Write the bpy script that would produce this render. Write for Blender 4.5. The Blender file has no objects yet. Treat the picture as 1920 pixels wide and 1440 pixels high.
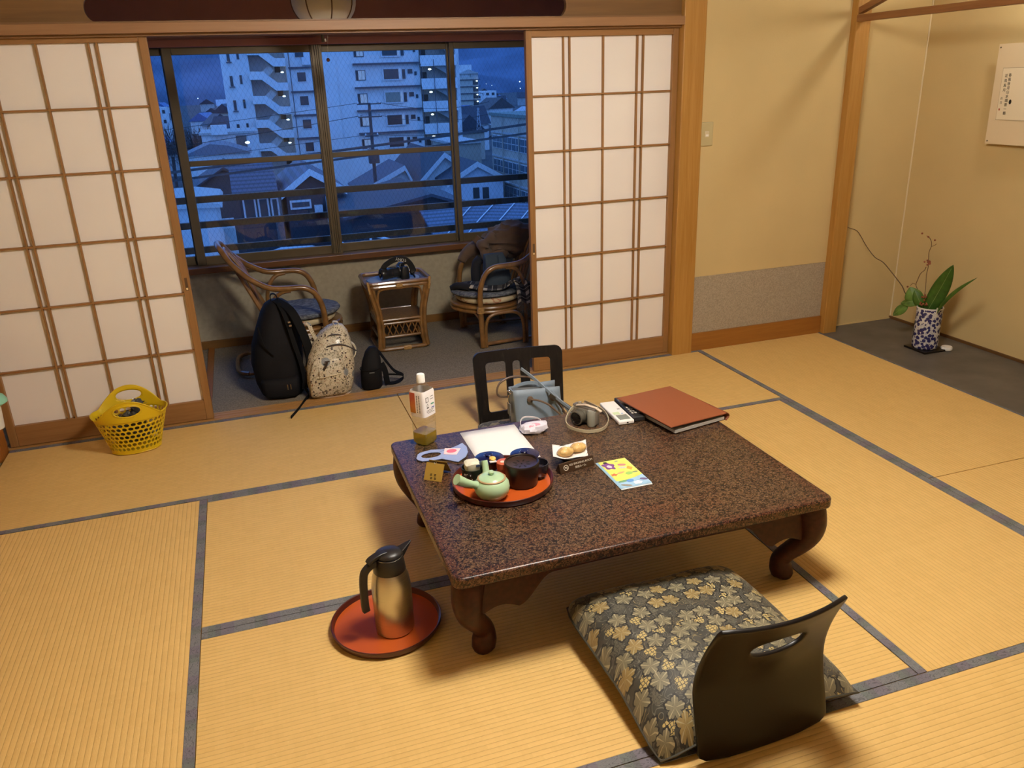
import bpy, math, random
from math import sin, cos, pi, radians, sqrt, atan2, exp
from mathutils import Vector, Matrix, noise

S = bpy.context.scene
COL = S.collection

# ------------------------------------------------------------------ camera
cam = bpy.data.cameras.new('camera')
camo = bpy.data.objects.new('camera', cam)
COL.objects.link(camo)
cam.sensor_width = 36
cam.lens = 1504.84 / 1920 * 36
cam.clip_start = .02
cam.clip_end = 5000
camo.matrix_world = Matrix.Translation((-2.3976, -3.9311, 1.5140)) @ (
    Matrix.Rotation(-0.30971, 4, 'Z') @ Matrix.Rotation(1.21061, 4, 'X') @ Matrix.Rotation(-0.03607, 4, 'Z'))
S.camera = camo

# ------------------------------------------------------------------ world (even blue dusk) and exposure
wd = bpy.data.worlds.new('dusk')
S.world = wd
wd.use_nodes = True
wn = wd.node_tree
bg = wn.nodes['Background']
tc = wn.nodes.new('ShaderNodeTexCoord')
sep = wn.nodes.new('ShaderNodeSeparateXYZ')
rmp = wn.nodes.new('ShaderNodeValToRGB')
wn.links.new(tc.outputs['Generated'], sep.inputs[0])
wn.links.new(sep.outputs['Z'], rmp.inputs[0])
wn.links.new(rmp.outputs[0], bg.inputs['Color'])
rmp.color_ramp.elements[0].position = 0.0
rmp.color_ramp.elements[0].color = (.115, .30, .84, 1)
rmp.color_ramp.elements[1].position = .6
rmp.color_ramp.elements[1].color = (.095, .24, .66, 1)
bg.inputs['Strength'].default_value = 2.5
S.view_settings.view_transform = 'Standard'
S.view_settings.look = 'None'
S.view_settings.gamma = 1
S.view_settings.use_curve_mapping = False
S.view_settings.exposure = 0.0
S.cycles.max_bounces = 10
S.cycles.transparent_max_bounces = 16
S.cycles.sample_clamp_indirect = 8
LAMP_COL = (1.0, .945, .84)
LAMP_STRENGTH = 76
ALCOVE_STRENGTH = 10

# ------------------------------------------------------------------ helpers
def C(h):
    h = h.lstrip('#')
    return tuple((lambda c: c / 12.92 if c <= .04045 else ((c + .055) / 1.055) ** 2.4)(int(h[i:i + 2], 16) / 255) for i in (0, 2, 4))

def nd(nt, typ, ins=None, **props):
    n = nt.nodes.new(typ)
    for k, v in props.items():
        setattr(n, k, v)
    for k, v in (ins or {}).items():
        if isinstance(v, bpy.types.NodeSocket):
            nt.links.new(v, n.inputs[k])
        else:
            if isinstance(v, tuple) and len(v) == 3 and n.inputs[k].type == 'RGBA':
                v = (*v, 1)
            n.inputs[k].default_value = v
    return n

def M0(name):
    m = bpy.data.materials.new(name)
    m.use_nodes = True
    nt = m.node_tree
    return m, nt, nt.nodes['Principled BSDF']

def mth(nt, op, a, b=0.0, c=None):
    ins = {0: a, 1: b}
    if c is not None:
        ins[2] = c
    return nd(nt, 'ShaderNodeMath', ins, operation=op).outputs[0]

def ramp(nt, fac, stops, interp='LINEAR'):
    r = nd(nt, 'ShaderNodeValToRGB', {0: fac})
    cr = r.color_ramp
    cr.interpolation = interp
    while len(cr.elements) < len(stops):
        cr.elements.new(.5)
    for e, (p, c) in zip(cr.elements, stops):
        e.position = p
        e.color = (*c, 1) if len(c) == 3 else c
    return r.outputs[0]

def mixc(nt, fac, a, b, blend='MIX'):
    n = nd(nt, 'ShaderNodeMix', data_type='RGBA', blend_type=blend)
    for i, v in ((0, fac), (6, a), (7, b)):
        if isinstance(v, bpy.types.NodeSocket):
            nt.links.new(v, n.inputs[i])
        else:
            n.inputs[i].default_value = (*v, 1) if isinstance(v, tuple) and len(v) == 3 else v
    return n.outputs[2]

def coords(nt, scale=(1, 1, 1), rot=(0, 0, 0), kind='Object'):
    t = nd(nt, 'ShaderNodeTexCoord')
    return nd(nt, 'ShaderNodeMapping', {0: t.outputs[kind], 'Scale': scale, 'Rotation': rot}).outputs[0]

def noi(nt, vec, scale=5, detail=3, rough=.5, dist=0):
    return nd(nt, 'ShaderNodeTexNoise', {'Vector': vec, 'Scale': scale, 'Detail': detail, 'Roughness': rough, 'Distortion': dist}).outputs[0]

def bump(nt, b, h, strength=.3, dist=.01):
    n = nd(nt, 'ShaderNodeBump', {'Height': h, 'Strength': strength, 'Distance': dist})
    nt.links.new(n.outputs[0], b.inputs['Normal'])

def plain(name, col, rough=.5, metal=0, var=0, vscale=8, bmp=0, bscale=200, spec=.5, coat=0, emit=None, es=0, sheen=0):
    m, nt, b = M0(name)
    col = C(col) if isinstance(col, str) else col
    b.inputs['Base Color'].default_value = (*col, 1)
    b.inputs['Roughness'].default_value = rough
    b.inputs['Metallic'].default_value = metal
    b.inputs['Specular IOR Level'].default_value = spec
    b.inputs['Coat Weight'].default_value = coat
    b.inputs['Sheen Weight'].default_value = sheen
    if emit:
        b.inputs['Emission Color'].default_value = (*emit, 1)
        b.inputs['Emission Strength'].default_value = es
    if var or bmp:
        v = coords(nt)
        if var:
            f = noi(nt, v, vscale, 4)
            lo = tuple(max(0, c * (1 - var)) for c in col)
            hi = tuple(min(1, c * (1 + var)) for c in col)
            nt.links.new(ramp(nt, f, [(.3, lo), (.7, hi)]), b.inputs['Base Color'])
        if bmp:
            bump(nt, b, noi(nt, v, bscale, 2), bmp, .004)
    return m

def wood(name, c1, c2, axis='z', rough=.5, scale=1.0, coat=0):
    m, nt, b = M0(name)
    s = {'x': (1.2, 26, 26), 'y': (26, 1.2, 26), 'z': (26, 26, 1.2)}[axis]
    v = coords(nt, tuple(k * scale for k in s))
    f = noi(nt, v, 1.6, 5, .6, .6)
    f2 = noi(nt, v, 7, 2, .5)
    ff = mth(nt, 'ADD', mth(nt, 'MULTIPLY', f, .75), mth(nt, 'MULTIPLY', f2, .25))
    nt.links.new(ramp(nt, ff, [(.32, C(c1)), (.68, C(c2))]), b.inputs['Base Color'])
    b.inputs['Roughness'].default_value = rough
    b.inputs['Coat Weight'].default_value = coat
    bump(nt, b, ff, .12, .003)
    return m

class MB:
    def __init__(s):
        s.v = []; s.f = []; s.uv = {}
    def add(s, vs, fs):
        o = len(s.v)
        s.v += [tuple(p) for p in vs]
        s.f += [tuple(i + o for i in f) for f in fs]
        return s
    def box(s, x0, x1, y0, y1, z0, z1, M=None):
        vs = [Vector((x, y, z)) for z in (z0, z1) for y in (y0, y1) for x in (x0, x1)]
        if M: vs = [M @ p for p in vs]
        return s.add(vs, [(0, 2, 3, 1), (4, 5, 7, 6), (0, 1, 5, 4), (2, 6, 7, 3), (0, 4, 6, 2), (1, 3, 7, 5)])
    def tube(s, pts, r, n=8, closed=False, flat=None, up=(0, 0, 1), M=None):
        pts = [Vector(p) for p in pts]
        if M: pts = [M @ p for p in pts]
        k = len(pts)
        rs = r if isinstance(r, (list, tuple)) else [r] * k
        up = Vector(up)
        prev = None
        rings = []
        for i, p in enumerate(pts):
            if closed: t = pts[(i + 1) % k] - pts[i - 1]
            else: t = pts[min(i + 1, k - 1)] - pts[max(i - 1, 0)]
            t.normalize()
            if flat is not None or prev is None:
                a = up - t * up.dot(t)
                if a.length < 1e-3: a = Vector((1, 0, 0)) - t * t.x
                if a.length < 1e-3: a = Vector((0, 1, 0)) - t * t.y
            else:
                a = prev - t * prev.dot(t)
            a.normalize(); prev = a
            bb = t.cross(a)
            if flat is None:
                rings.append([p + (a * cos(2 * pi * j / n) + bb * sin(2 * pi * j / n)) * rs[i] for j in range(n)])
            else:
                w, h = flat
                rings.append([p + a * (w / 2 * sx) + bb * (h / 2 * sy) for sx, sy in ((1, 1), (-1, 1), (-1, -1), (1, -1))])
        if flat is not None: n = 4
        vs = [q for rg in rings for q in rg]
        fs = []
        for i in range(k if closed else k - 1):
            for j in range(n):
                a0 = i * n + j; a1 = i * n + (j + 1) % n
                b0 = ((i + 1) % k) * n + j; b1 = ((i + 1) % k) * n + (j + 1) % n
                fs.append((a0, a1, b1, b0))
        if not closed:
            fs.append(tuple(range(n))[::-1]); fs.append(tuple((k - 1) * n + j for j in range(n)))
        return s.add(vs, fs)
    def lathe(s, prof, n=28, c=(0, 0, 0), M=None, sx=1, sy=1):
        c = Vector(c)
        vs = []; fs = []; idx = []
        for r, z in prof:
            if r < 1e-6:
                idx.append([len(vs)]); vs.append(c + Vector((0, 0, z)))
            else:
                idx.append(list(range(len(vs), len(vs) + n)))
                vs += [c + Vector((r * sx * cos(2 * pi * j / n), r * sy * sin(2 * pi * j / n), z)) for j in range(n)]
        for a, b in zip(idx, idx[1:]):
            for j in range(n):
                j2 = (j + 1) % n
                if len(a) == 1 and len(b) == 1: continue
                if len(a) == 1: fs.append((a[0], b[j2], b[j]))
                elif len(b) == 1: fs.append((a[j], a[j2], b[0]))
                else: fs.append((a[j], a[j2], b[j2], b[j]))
        if M: vs = [M @ p for p in vs]
        return s.add(vs, fs)
    def prism(s, poly, d0, d1, plane='xy', M=None):
        n = len(poly)
        def P(a, b, d): return Vector({'xy': (a, b, d), 'xz': (a, d, b), 'yz': (d, a, b)}[plane])
        vs = [P(a, b, d0) for a, b in poly] + [P(a, b, d1) for a, b in poly]
        if M: vs = [M @ p for p in vs]
        fs = [tuple(range(n))[::-1], tuple(range(n, 2 * n))] + [(i, (i + 1) % n, n + (i + 1) % n, n + i) for i in range(n)]
        return s.add(vs, fs)
    def grid(s, fn, nu, nv, cu=False, uv=False, keep=None):
        o = len(s.v); k = nu if cu else nu + 1
        vs = [fn(i / nu, j / nv) for j in range(nv + 1) for i in range(k)]
        fs = []
        for j in range(nv):
            for i in range(nu):
                if keep and not keep(i, j): continue
                i2 = (i + 1) % k
                fs.append((j * k + i, j * k + i2, (j + 1) * k + i2, (j + 1) * k + i))
        s.add(vs, fs)
        if uv:
            for j in range(nv + 1):
                for i in range(k): s.uv[o + j * k + i] = (i / nu, j / nv)
        return s
    def annulus(s, outer, inner, fn, rings=2):
        n = len(outer)
        vs = []
        for q in range(rings + 1):
            t = q / rings
            vs += [fn(a[0] * (1 - t) + b[0] * t, a[1] * (1 - t) + b[1] * t) for a, b in zip(outer, inner)]
        fs = [(q * n + j, q * n + (j + 1) % n, (q + 1) * n + (j + 1) % n, (q + 1) * n + j) for q in range(rings) for j in range(n)]
        return s.add(vs, fs)
    def ball(s, c, r, n=14, m=9, M=None, fn=None):
        if not isinstance(r, (tuple, list)): r = (r, r, r)
        c = Vector(c)
        vs = [Vector((0, 0, -1))]
        for i in range(1, m):
            ph = -pi / 2 + pi * i / m
            vs += [Vector((cos(ph) * cos(2 * pi * j / n), cos(ph) * sin(2 * pi * j / n), sin(ph))) for j in range(n)]
        vs.append(Vector((0, 0, 1)))
        fs = []
        for j in range(n): fs.append((0, 1 + (j + 1) % n, 1 + j))
        for i in range(m - 2):
            for j in range(n):
                a = 1 + i * n + j; b = 1 + i * n + (j + 1) % n
                fs.append((a, b, b + n, a + n))
        L = len(vs) - 1
        for j in range(n): fs.append((L, 1 + (m - 2) * n + j, 1 + (m - 2) * n + (j + 1) % n))
        out = []
        for p in vs:
            q = Vector((p.x * r[0], p.y * r[1], p.z * r[2])) * (fn(p) if fn else 1) + c
            out.append(M @ q if M else q)
        return s.add(out, fs)
    def loft(s, rings, n=28, ex=2.6, cap=True, M=None, fn=None):
        # rings: (z, cx, cy, hw, hd)
        vs = []
        for z, cx, cy, hw, hd in rings:
            for j in range(n):
                t = 2 * pi * j / n
                ct, st = cos(t), sin(t)
                x = math.copysign(abs(ct) ** (2 / ex), ct) * hw
                y = math.copysign(abs(st) ** (2 / ex), st) * hd
                p = Vector((cx + x, cy + y, z))
                if fn: p = fn(p, t)
                vs.append(M @ p if M else p)
        fs = [(i * n + j, i * n + (j + 1) % n, (i + 1) * n + (j + 1) % n, (i + 1) * n + j) for i in range(len(rings) - 1) for j in range(n)]
        if cap:
            fs.append(tuple(range(n))[::-1]); fs.append(tuple((len(rings) - 1) * n + j for j in range(n)))
        return s.add(vs, fs)
    def build(s, name, mat, parent=None, smooth=False, bevel=0, sub=0, solid=0, local=False, ang=40, off=-1, seg=2):
        me = bpy.data.meshes.new(name)
        me.from_pydata(s.v, [], s.f)
        me.validate()
        me.update()
        if s.uv:
            ul = me.uv_layers.new(name='UVMap')
            for lp in me.loops:
                ul.data[lp.index].uv = s.uv.get(lp.vertex_index, (0, 0))
        if mat: me.materials.append(mat)
        if smooth:
            me.shade_smooth()
            if not sub: me.set_sharp_from_angle(angle=radians(ang))
        o = bpy.data.objects.new(name, me)
        COL.objects.link(o)
        if solid:
            md = o.modifiers.new('solid', 'SOLIDIFY'); md.thickness = solid; md.offset = off
        if bevel:
            md = o.modifiers.new('bevel', 'BEVEL'); md.width = bevel; md.segments = seg; md.limit_method = 'ANGLE'; md.angle_limit = radians(35)
        if sub:
            md = o.modifiers.new('sub', 'SUBSURF'); md.levels = sub; md.render_levels = sub
        if parent:
            o.parent = parent
            if not local and parent.type == 'EMPTY':
                o.matrix_parent_inverse = parent.matrix_basis.inverted()
        return o

def tag(o, label=None, cat=None, group=None, kind=None):
    if label: o['label'] = label
    if cat: o['category'] = cat
    if group: o['group'] = group
    if kind: o['kind'] = kind
    return o

def thing(name, label, cat, loc=(0, 0, 0), rz=0, group=None):
    o = bpy.data.objects.new(name, None)
    o.empty_display_size = .05
    COL.objects.link(o)
    o.location = loc
    o.rotation_euler = (0, 0, rz)
    return tag(o, label, cat, group)

def struct(name, loc=None):
    o = bpy.data.objects.new(name, None)
    COL.objects.link(o)
    if loc: o.location = loc
    o['kind'] = 'structure'
    return o

def copy_tree(o, parent=None):
    c = o.copy()
    COL.objects.link(c)
    if parent: c.parent = parent
    for ch in list(o.children):
        copy_tree(ch, c)
    return c

def share(src, parent, M=None):
    c = src.copy()
    COL.objects.link(c)
    c.parent = parent
    return c

def text(name, body, size, M, mat, parent, depth=.0004, align='CENTER', local=False):
    cu = bpy.data.curves.new(name, 'FONT')
    cu.body = body; cu.size = size; cu.extrude = depth
    cu.align_x = align; cu.align_y = 'CENTER'
    cu.resolution_u = 2
    t = bpy.data.objects.new(name + '_src', cu)
    COL.objects.link(t)
    bpy.context.view_layer.update()
    dg = bpy.context.evaluated_depsgraph_get()
    me = bpy.data.meshes.new_from_object(t.evaluated_get(dg))
    bpy.data.objects.remove(t); bpy.data.curves.remove(cu)
    me.transform(M)
    me.name = name
    me.materials.clear(); me.materials.append(mat)
    o = bpy.data.objects.new(name, me)
    COL.objects.link(o)
    if parent:
        o.parent = parent
        if not local and parent.type == 'EMPTY':
            o.matrix_parent_inverse = parent.matrix_basis.inverted()
    return o

def frame(o, x, y):
    """matrix with origin o, local x along x, local y along y"""
    x = Vector(x).normalized(); y = Vector(y); z = x.cross(y).normalized(); y = z.cross(x)
    m = Matrix((x, y, z)).transposed().to_4x4()
    m.translation = Vector(o)
    return m

def smoothpts(pts, n=4, closed=False):
    pts = [Vector(p) for p in pts]
    k = len(pts); out = []
    for i in range(k if closed else k - 1):
        p0 = pts[(i - 1) % k] if closed or i > 0 else pts[0]
        p1 = pts[i]; p2 = pts[(i + 1) % k]
        p3 = pts[(i + 2) % k] if closed or i + 2 < k else pts[-1]
        for j in range(n):
            t = j / n
            out.append(.5 * ((2 * p1) + (p2 - p0) * t + (2 * p0 - 5 * p1 + 4 * p2 - p3) * t * t + (3 * p1 - p0 - 3 * p2 + p3) * t ** 3))
    if not closed: out.append(pts[-1])
    return out

def rrect(cx, cy, hw, hh, r, n=4):
    out = []
    for qx, qy, a0 in ((1, 1, 0), (-1, 1, 90), (-1, -1, 180), (1, -1, 270)):
        for i in range(n + 1):
            a = radians(a0 + 90 * i / n)
            out.append((cx + qx * (hw - r) + r * cos(a), cy + qy * (hh - r) + r * sin(a)))
    return out
# ------------------------------------------------------------------ room materials
def tatami_mat_material(axis):
    m, nt, b = M0('tatami_' + axis)
    t = nd(nt, 'ShaderNodeTexCoord')
    sp = nd(nt, 'ShaderNodeSeparateXYZ', {0: t.outputs['Object']})
    u, v = (sp.outputs[0], sp.outputs[1]) if axis == 'x' else (sp.outputs[1], sp.outputs[0])
    vec = nd(nt, 'ShaderNodeCombineXYZ', {0: u, 1: v}).outputs[0]
    br = nd(nt, 'ShaderNodeTexBrick', {'Vector': vec, 'Color1': (.75, .495, .172), 'Color2': (.70, .452, .150), 'Mortar': (.56, .35, .115), 'Scale': 1.0,
                                      'Mortar Size': .0, 'Mortar Smooth': .1, 'Bias': -.1, 'Brick Width': .047, 'Row Height': .0155}, offset=.5)
    sv = nd(nt, 'ShaderNodeCombineXYZ', {0: mth(nt, 'MULTIPLY', u, 55), 1: mth(nt, 'MULTIPLY', v, 1.6)}).outputs[0]
    st = noi(nt, sv, 1.0, 5, .7)
    bv = noi(nt, vec, 1.7, 3, .5)
    fl = noi(nt, nd(nt, 'ShaderNodeCombineXYZ', {0: mth(nt, 'MULTIPLY', u, 90), 1: mth(nt, 'MULTIPLY', v, 260)}).outputs[0], 1, 2)
    c = mixc(nt, mth(nt, 'MULTIPLY', ramp(nt, st, [(.35, (0, 0, 0)), (.7, (1, 1, 1))]), .38), br.outputs[0], (.80, .54, .20))
    c = mixc(nt, mth(nt, 'MULTIPLY', ramp(nt, bv, [(.3, (0, 0, 0)), (.7, (1, 1, 1))]), .25), c, (.60, .37, .115))
    c = mixc(nt, ramp(nt, fl, [(.66, (0, 0, 0)), (.74, (.6, .6, .6))]), c, (.82, .60, .26))
    rb = mth(nt, 'ABSOLUTE', mth(nt, 'SINE', mth(nt, 'MULTIPLY', v, pi / .0155)))
    c = mixc(nt, ramp(nt, mth(nt, 'ADD', rb, mth(nt, 'MULTIPLY', fl, .25)), [(.16, (.55, .55, .55)), (.42, (0, 0, 0))]), c, (.42, .245, .072))
    nt.links.new(c, b.inputs['Base Color'])
    b.inputs['Roughness'].default_value = .62
    b.inputs['Specular IOR Level'].default_value = .3
    rib = mth(nt, 'POWER', mth(nt, 'ABSOLUTE', mth(nt, 'SINE', mth(nt, 'MULTIPLY', v, pi / .0155))), .5)
    bump(nt, b, mth(nt, 'ADD', rib, mth(nt, 'MULTIPLY', fl, .4)), .55, .002)
    return m

def border_material(axis):
    m, nt, b = M0('tatami_border_' + axis)
    t = nd(nt, 'ShaderNodeTexCoord')
    sp = nd(nt, 'ShaderNodeSeparateXYZ', {0: t.outputs['Object']})
    u, v = (sp.outputs[0], sp.outputs[1]) if axis == 'x' else (sp.outputs[1], sp.outputs[0])
    per = mth(nt, 'FRACT', mth(nt, 'DIVIDE', u, .135))
    vec = nd(nt, 'ShaderNodeCombineXYZ', {0: mth(nt, 'MULTIPLY', u, 30), 1: mth(nt, 'MULTIPLY', v, 60)}).outputs[0]
    n1 = noi(nt, vec, 1.3, 1, .4, .8)
    line = mth(nt, 'LESS_THAN', mth(nt, 'ABSOLUTE', mth(nt, 'SUBTRACT', mth(nt, 'FRACT', mth(nt, 'MULTIPLY', n1, 5)), .5)), .09)
    iris = mth(nt, 'LESS_THAN', mth(nt, 'ABSOLUTE', mth(nt, 'SUBTRACT', per, .5)), .2)
    leaf = mth(nt, 'LESS_THAN', mth(nt, 'ABSOLUTE', mth(nt, 'SUBTRACT', per, .28)), .14)
    base = ramp(nt, noi(nt, vec, 8, 3), [(.3, (.15, .152, .158)), (.7, (.20, .20, .205))])
    c = mixc(nt, mth(nt, 'MULTIPLY', iris, .38), base, (.135, .085, .15))
    c = mixc(nt, mth(nt, 'MULTIPLY', leaf, .35), c, (.075, .115, .075))
    c = mixc(nt, mth(nt, 'MULTIPLY', line, .55), c, (.05, .047, .052))
    nt.links.new(c, b.inputs['Base Color'])
    b.inputs['Roughness'].default_value = .75
    return m

TAT = {a: tatami_mat_material(a) for a in 'xy'}
BOR = {a: border_material(a) for a in 'xy'}
WX = wood('hinoki_x', '#8c6442', '#9c744e', 'x')
WXD = wood('kamoi_wood', '#7c5836', '#8c6842', 'x')
WZ = wood('post_wood', '#a3722e', '#b68846', 'z', .45)
WZD = wood('shoji_wood_z', '#8a6034', '#9e7444', 'z')
WXS = wood('shoji_wood_x', '#8a6034', '#9c7042', 'x')
WY = wood('beam_wood_y', '#80522e', '#94663a', 'y')
WYL = wood('left_wood', '#8a4f18', '#a0621f', 'z')
SILL = wood('sill_wood', '#5f3a1c', '#77491f', 'x', .4)
BOARD = wood('ranma_board', '#6a4a26', '#7d5a30', 'x', .6, .7)
WALL = plain('sand_wall', (.60, .455, .215), .9, var=.035, vscale=3, bmp=.25, bscale=420)
WALLG = plain('wainscot_paper', (.36, .30, .22), .9, var=.22, vscale=160, bmp=.3, bscale=300)
WALLE = plain('engawa_wallpaper', (.42, .36, .25), .9, var=.08, vscale=40, bmp=.2, bscale=300)
CEIL = wood('ceiling_boards', '#6e4f30', '#7e5c3a', 'x', .7)
RED = plain('red_brown_wall', (.38, .165, .115), .85, var=.06, vscale=10)
CARPET = plain('grey_carpet', (.25, .205, .148), 1, var=.3, vscale=130, bmp=.5, bscale=260, spec=.1)
TOKO = plain('alcove_board', (.115, .102, .086), .5, var=.22, vscale=7, bmp=.06, bscale=120)
PAPER = None
def paper_material():
    m, nt, b = M0('shoji_paper')
    v = coords(nt)
    nt.links.new(ramp(nt, noi(nt, v, 3, 2), [(.3, (.80, .745, .70)), (.7, (.84, .785, .73))]), b.inputs['Base Color'])
    b.inputs['Roughness'].default_value = .9
    b.inputs['Specular IOR Level'].default_value = .15
    return m
PAPER = paper_material()
BRONZE = plain('bronze_aluminium', (.125, .088, .045), .42, .3, var=.1)
def glass_material(wired):
    m = bpy.data.materials.new('window_glass' + ('_wired' if wired else ''))
    m.use_nodes = True
    nt = m.node_tree
    nt.nodes.clear()
    out = nd(nt, 'ShaderNodeOutputMaterial')
    lw = nd(nt, 'ShaderNodeLayerWeight', {0: .5})
    f = mth(nt, 'ADD', mth(nt, 'MULTIPLY', mth(nt, 'POWER', lw.outputs['Facing'], 5), .9), .028)
    tr = nd(nt, 'ShaderNodeBsdfTransparent', {0: (.90, .95, .985)})
    gl = nd(nt, 'ShaderNodeBsdfGlossy', {'Color': (1, 1, 1), 'Roughness': .0})
    mx = nd(nt, 'ShaderNodeMixShader', {0: f, 1: tr.outputs[0], 2: gl.outputs[0]})
    last = mx.outputs[0]
    if wired:
        t = nd(nt, 'ShaderNodeTexCoord')
        sp = nd(nt, 'ShaderNodeSeparateXYZ', {0: t.outputs['Object']})
        x, z = sp.outputs[0], sp.outputs[2]
        ms = None
        for s in (1, -1):
            k = mth(nt, 'FRACT', mth(nt, 'DIVIDE', mth(nt, 'ADD', x, mth(nt, 'MULTIPLY', z, .6 * s)), .028))
            w = mth(nt, 'LESS_THAN', k, .05)
            ms = w if ms is None else mth(nt, 'MAXIMUM', ms, w)
        df = nd(nt, 'ShaderNodeBsdfDiffuse', {0: (.05, .05, .05)})
        last = nd(nt, 'ShaderNodeMixShader', {0: mth(nt, 'MULTIPLY', ms, .2), 1: last, 2: df.outputs[0]}).outputs[0]
    nt.links.new(last, out.inputs[0])
    return m
GLASS = glass_material(False)
GLASSW = glass_material(True)

# ------------------------------------------------------------------ floor with tatami mats
fl = MB().box(-3.7, 1.5, -4.5, .1, -.14, -.03).build('floor', plain('subfloor', (.12, .08, .05), .9))
fl['kind'] = 'structure'
bw = .031
mats = [(-3.58, -1.776, -.848, 0, 'x'), (-1.774, 0, -.848, 0, 'x'), (0, .86, -1.759, .0, 'y'), (0, .86, -3.5, -1.761, 'y'),
        (-3.58, -2.7, -2.62, -.848, 'y'), (-2.7, -.871, -1.74, -.848, 'x'), (-2.7, -.871, -2.62, -1.74, 'x'), (-.871, 0, -2.62, -.848, 'y'),
        (-3.58, -1.826, -3.5, -2.62, 'x'), (-1.824, 0, -3.5, -2.62, 'x'), (-3.58, -1.6, -4.4, -3.5, 'x'), (-1.6, .86, -4.4, -3.5, 'x')]
for x0, x1, y0, y1, ax in mats:
    g = .0012
    t = MB().box(x0 + g, x1 - g, y0 + g, y1 - g, -.03, 0).build('tatami_mat', TAT[ax], fl)
    for k in (0, 1):
        if ax == 'x':
            ya, yb = (y0, y0 + bw) if k == 0 else (y1 - bw, y1)
            MB().box(x0 + g, x1 - g, ya + g, yb - g, -.002, .0016).build('border', BOR['x'], t, bevel=.0008)
        else:
            w = .012 if (k == 1 and x1 > .8) else bw
            xa, xb = (x0, x0 + bw) if k == 0 else (x1 - w, x1)
            MB().box(xa + g, xb - g, y0 + g, y1 - g, -.002, .0016).build('border', BOR['y'], t, bevel=.0008)

# alcove floor (one dark board), engawa floor
o = MB().box(.861, 1.5, -1.86, .1, -.14, .003).build('floor_alcove', TOKO, bevel=.003); o['kind'] = 'structure'
o = MB().box(-3.7, .1, .1, 1.4, -.14, -.002).build('floor_veranda', CARPET); o['kind'] = 'structure'
# threshold with sliding tracks
th = MB()
for a, b in ((.001, .014), (.020, .046), (.052, .078), (.084, .1)):
    th.box(-3.6, -.045, a, b, -.03, .004)
th.box(-3.6, -.045, .001, .1, -.03, -.003)
o = th.build('trim_1', wood('threshold_wood', '#a5763e', '#ba8c52', 'x', .5)); o['kind'] = 'structure'
o = MB().box(-2.735, -2.70, .1, 1.26, -.003, .006).build('trim_2', WYL); o['kind'] = 'structure'

# ------------------------------------------------------------------ walls
def wall(name, mb, mat, **k):
    o = mb.build(name, mat, **k); o['kind'] = 'structure'; return o
wall('wall_back', MB().box(-.05, .87, 0, .1, .44, 2.42), WALL)
wall('wall_back_wainscot', MB().box(-.05, .87, 0.002, .1, .1, .446), WALLG)
wall('baseboard_back', MB().box(-.046, .862, -.012, .06, .0, .106), wood('baseboard', '#8e5a20', '#a06a2a', 'x'), bevel=.002)
wall('wall_alcove_side', MB().box(.95, 1.56, .06, .16, 0, 2.42), WALL)
wall('wall_right', MB().box(1.46, 1.56, -1.9, .06, 0, 2.42), WALL)
wall('baseboard_right', MB().box(1.45, 1.462, -1.86, .06, .003, .018), wood('dark_trim', '#5a3c1c', '#6a4824', 'y'))
wall('baseboard_alcove', MB().box(.95, 1.455, .052, .062, .003, .010), WALL)
wall('trim_15', MB().tube([(1.457, .057, .02), (1.457, .057, 2.39)], .0045, 8), plain('corner_bead', (.70, .58, .36), .8))
wall('wall_alcove_end', MB().box(.86, 1.56, -1.96, -1.86, 0, 2.42), WALL)
wall('wall_right_front', MB().box(.86, .96, -4.5, -1.96, 0, 2.42), WALL)
wall('wall_left', MB().box(-3.72, -3.6, -4.5, 1.4, -.05, 2.42), WALL)
wall('wall_front', MB().box(-3.7, .96, -4.5, -4.4, -.05, 2.42), WALLG)
wall('ceiling', MB().box(-3.72, 1.56, -4.5, .1, 2.4, 2.5), CEIL)
wall('ceiling_veranda', MB().box(-3.72, .1, .1, 1.4, 2.16, 2.26), plain('veranda_ceiling', (.55, .45, .32), .8))
wall('wall_veranda_right', MB().box(.0, .1, .1, 1.4, -.05, 2.2), WALLE)
wall('wall_veranda_left', MB().box(-3.62, -3.58, .1, 1.4, -.05, 2.2), WALLE)
wall('wall_outer_below', MB().box(-3.7, .1, 1.27, 1.36, -.05, .5), WALLE)
wall('wall_outer_above', MB().box(-3.7, .1, 1.27, 1.36, 1.79, 2.2), RED)
wall('baseboard_outer', MB().box(-3.6, .0, 1.258, 1.272, -.002, .05), wood('baseboard_veranda', '#77501f', '#8a5f28', 'x'), bevel=.002)
wall('trim_3', MB().box(-3.6, .0, 1.2, 1.275, .487, .525), SILL, bevel=.004)
wall('trim_4', MB().box(-3.6, .0, 1.235, 1.275, 1.755, 1.795), plain('red_trim', (.26, .08, .05), .7), bevel=.003)
# posts, lintel rails
wall('trim_5', MB().box(-.172, -.045, -.03, .1, -.02, 2.42), WZ, bevel=.004)
wall('trim_6', MB().box(.862, .955, -.045, .07, -.02, 2.42), WZ, bevel=.004)
wall('trim_7', MB().box(-3.6, -.172, -.035, .0, 1.752, 1.792), WX, bevel=.002)
k = MB()
for a, b in ((-.001, .016), (.044, .054), (.082, .1)): k.box(-3.6, -.172, a, b, 1.742, 1.80)
k.box(-3.6, -.172, .0, .1, 1.756, 1.80)
wall('trim_8', k, WXD)
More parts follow.
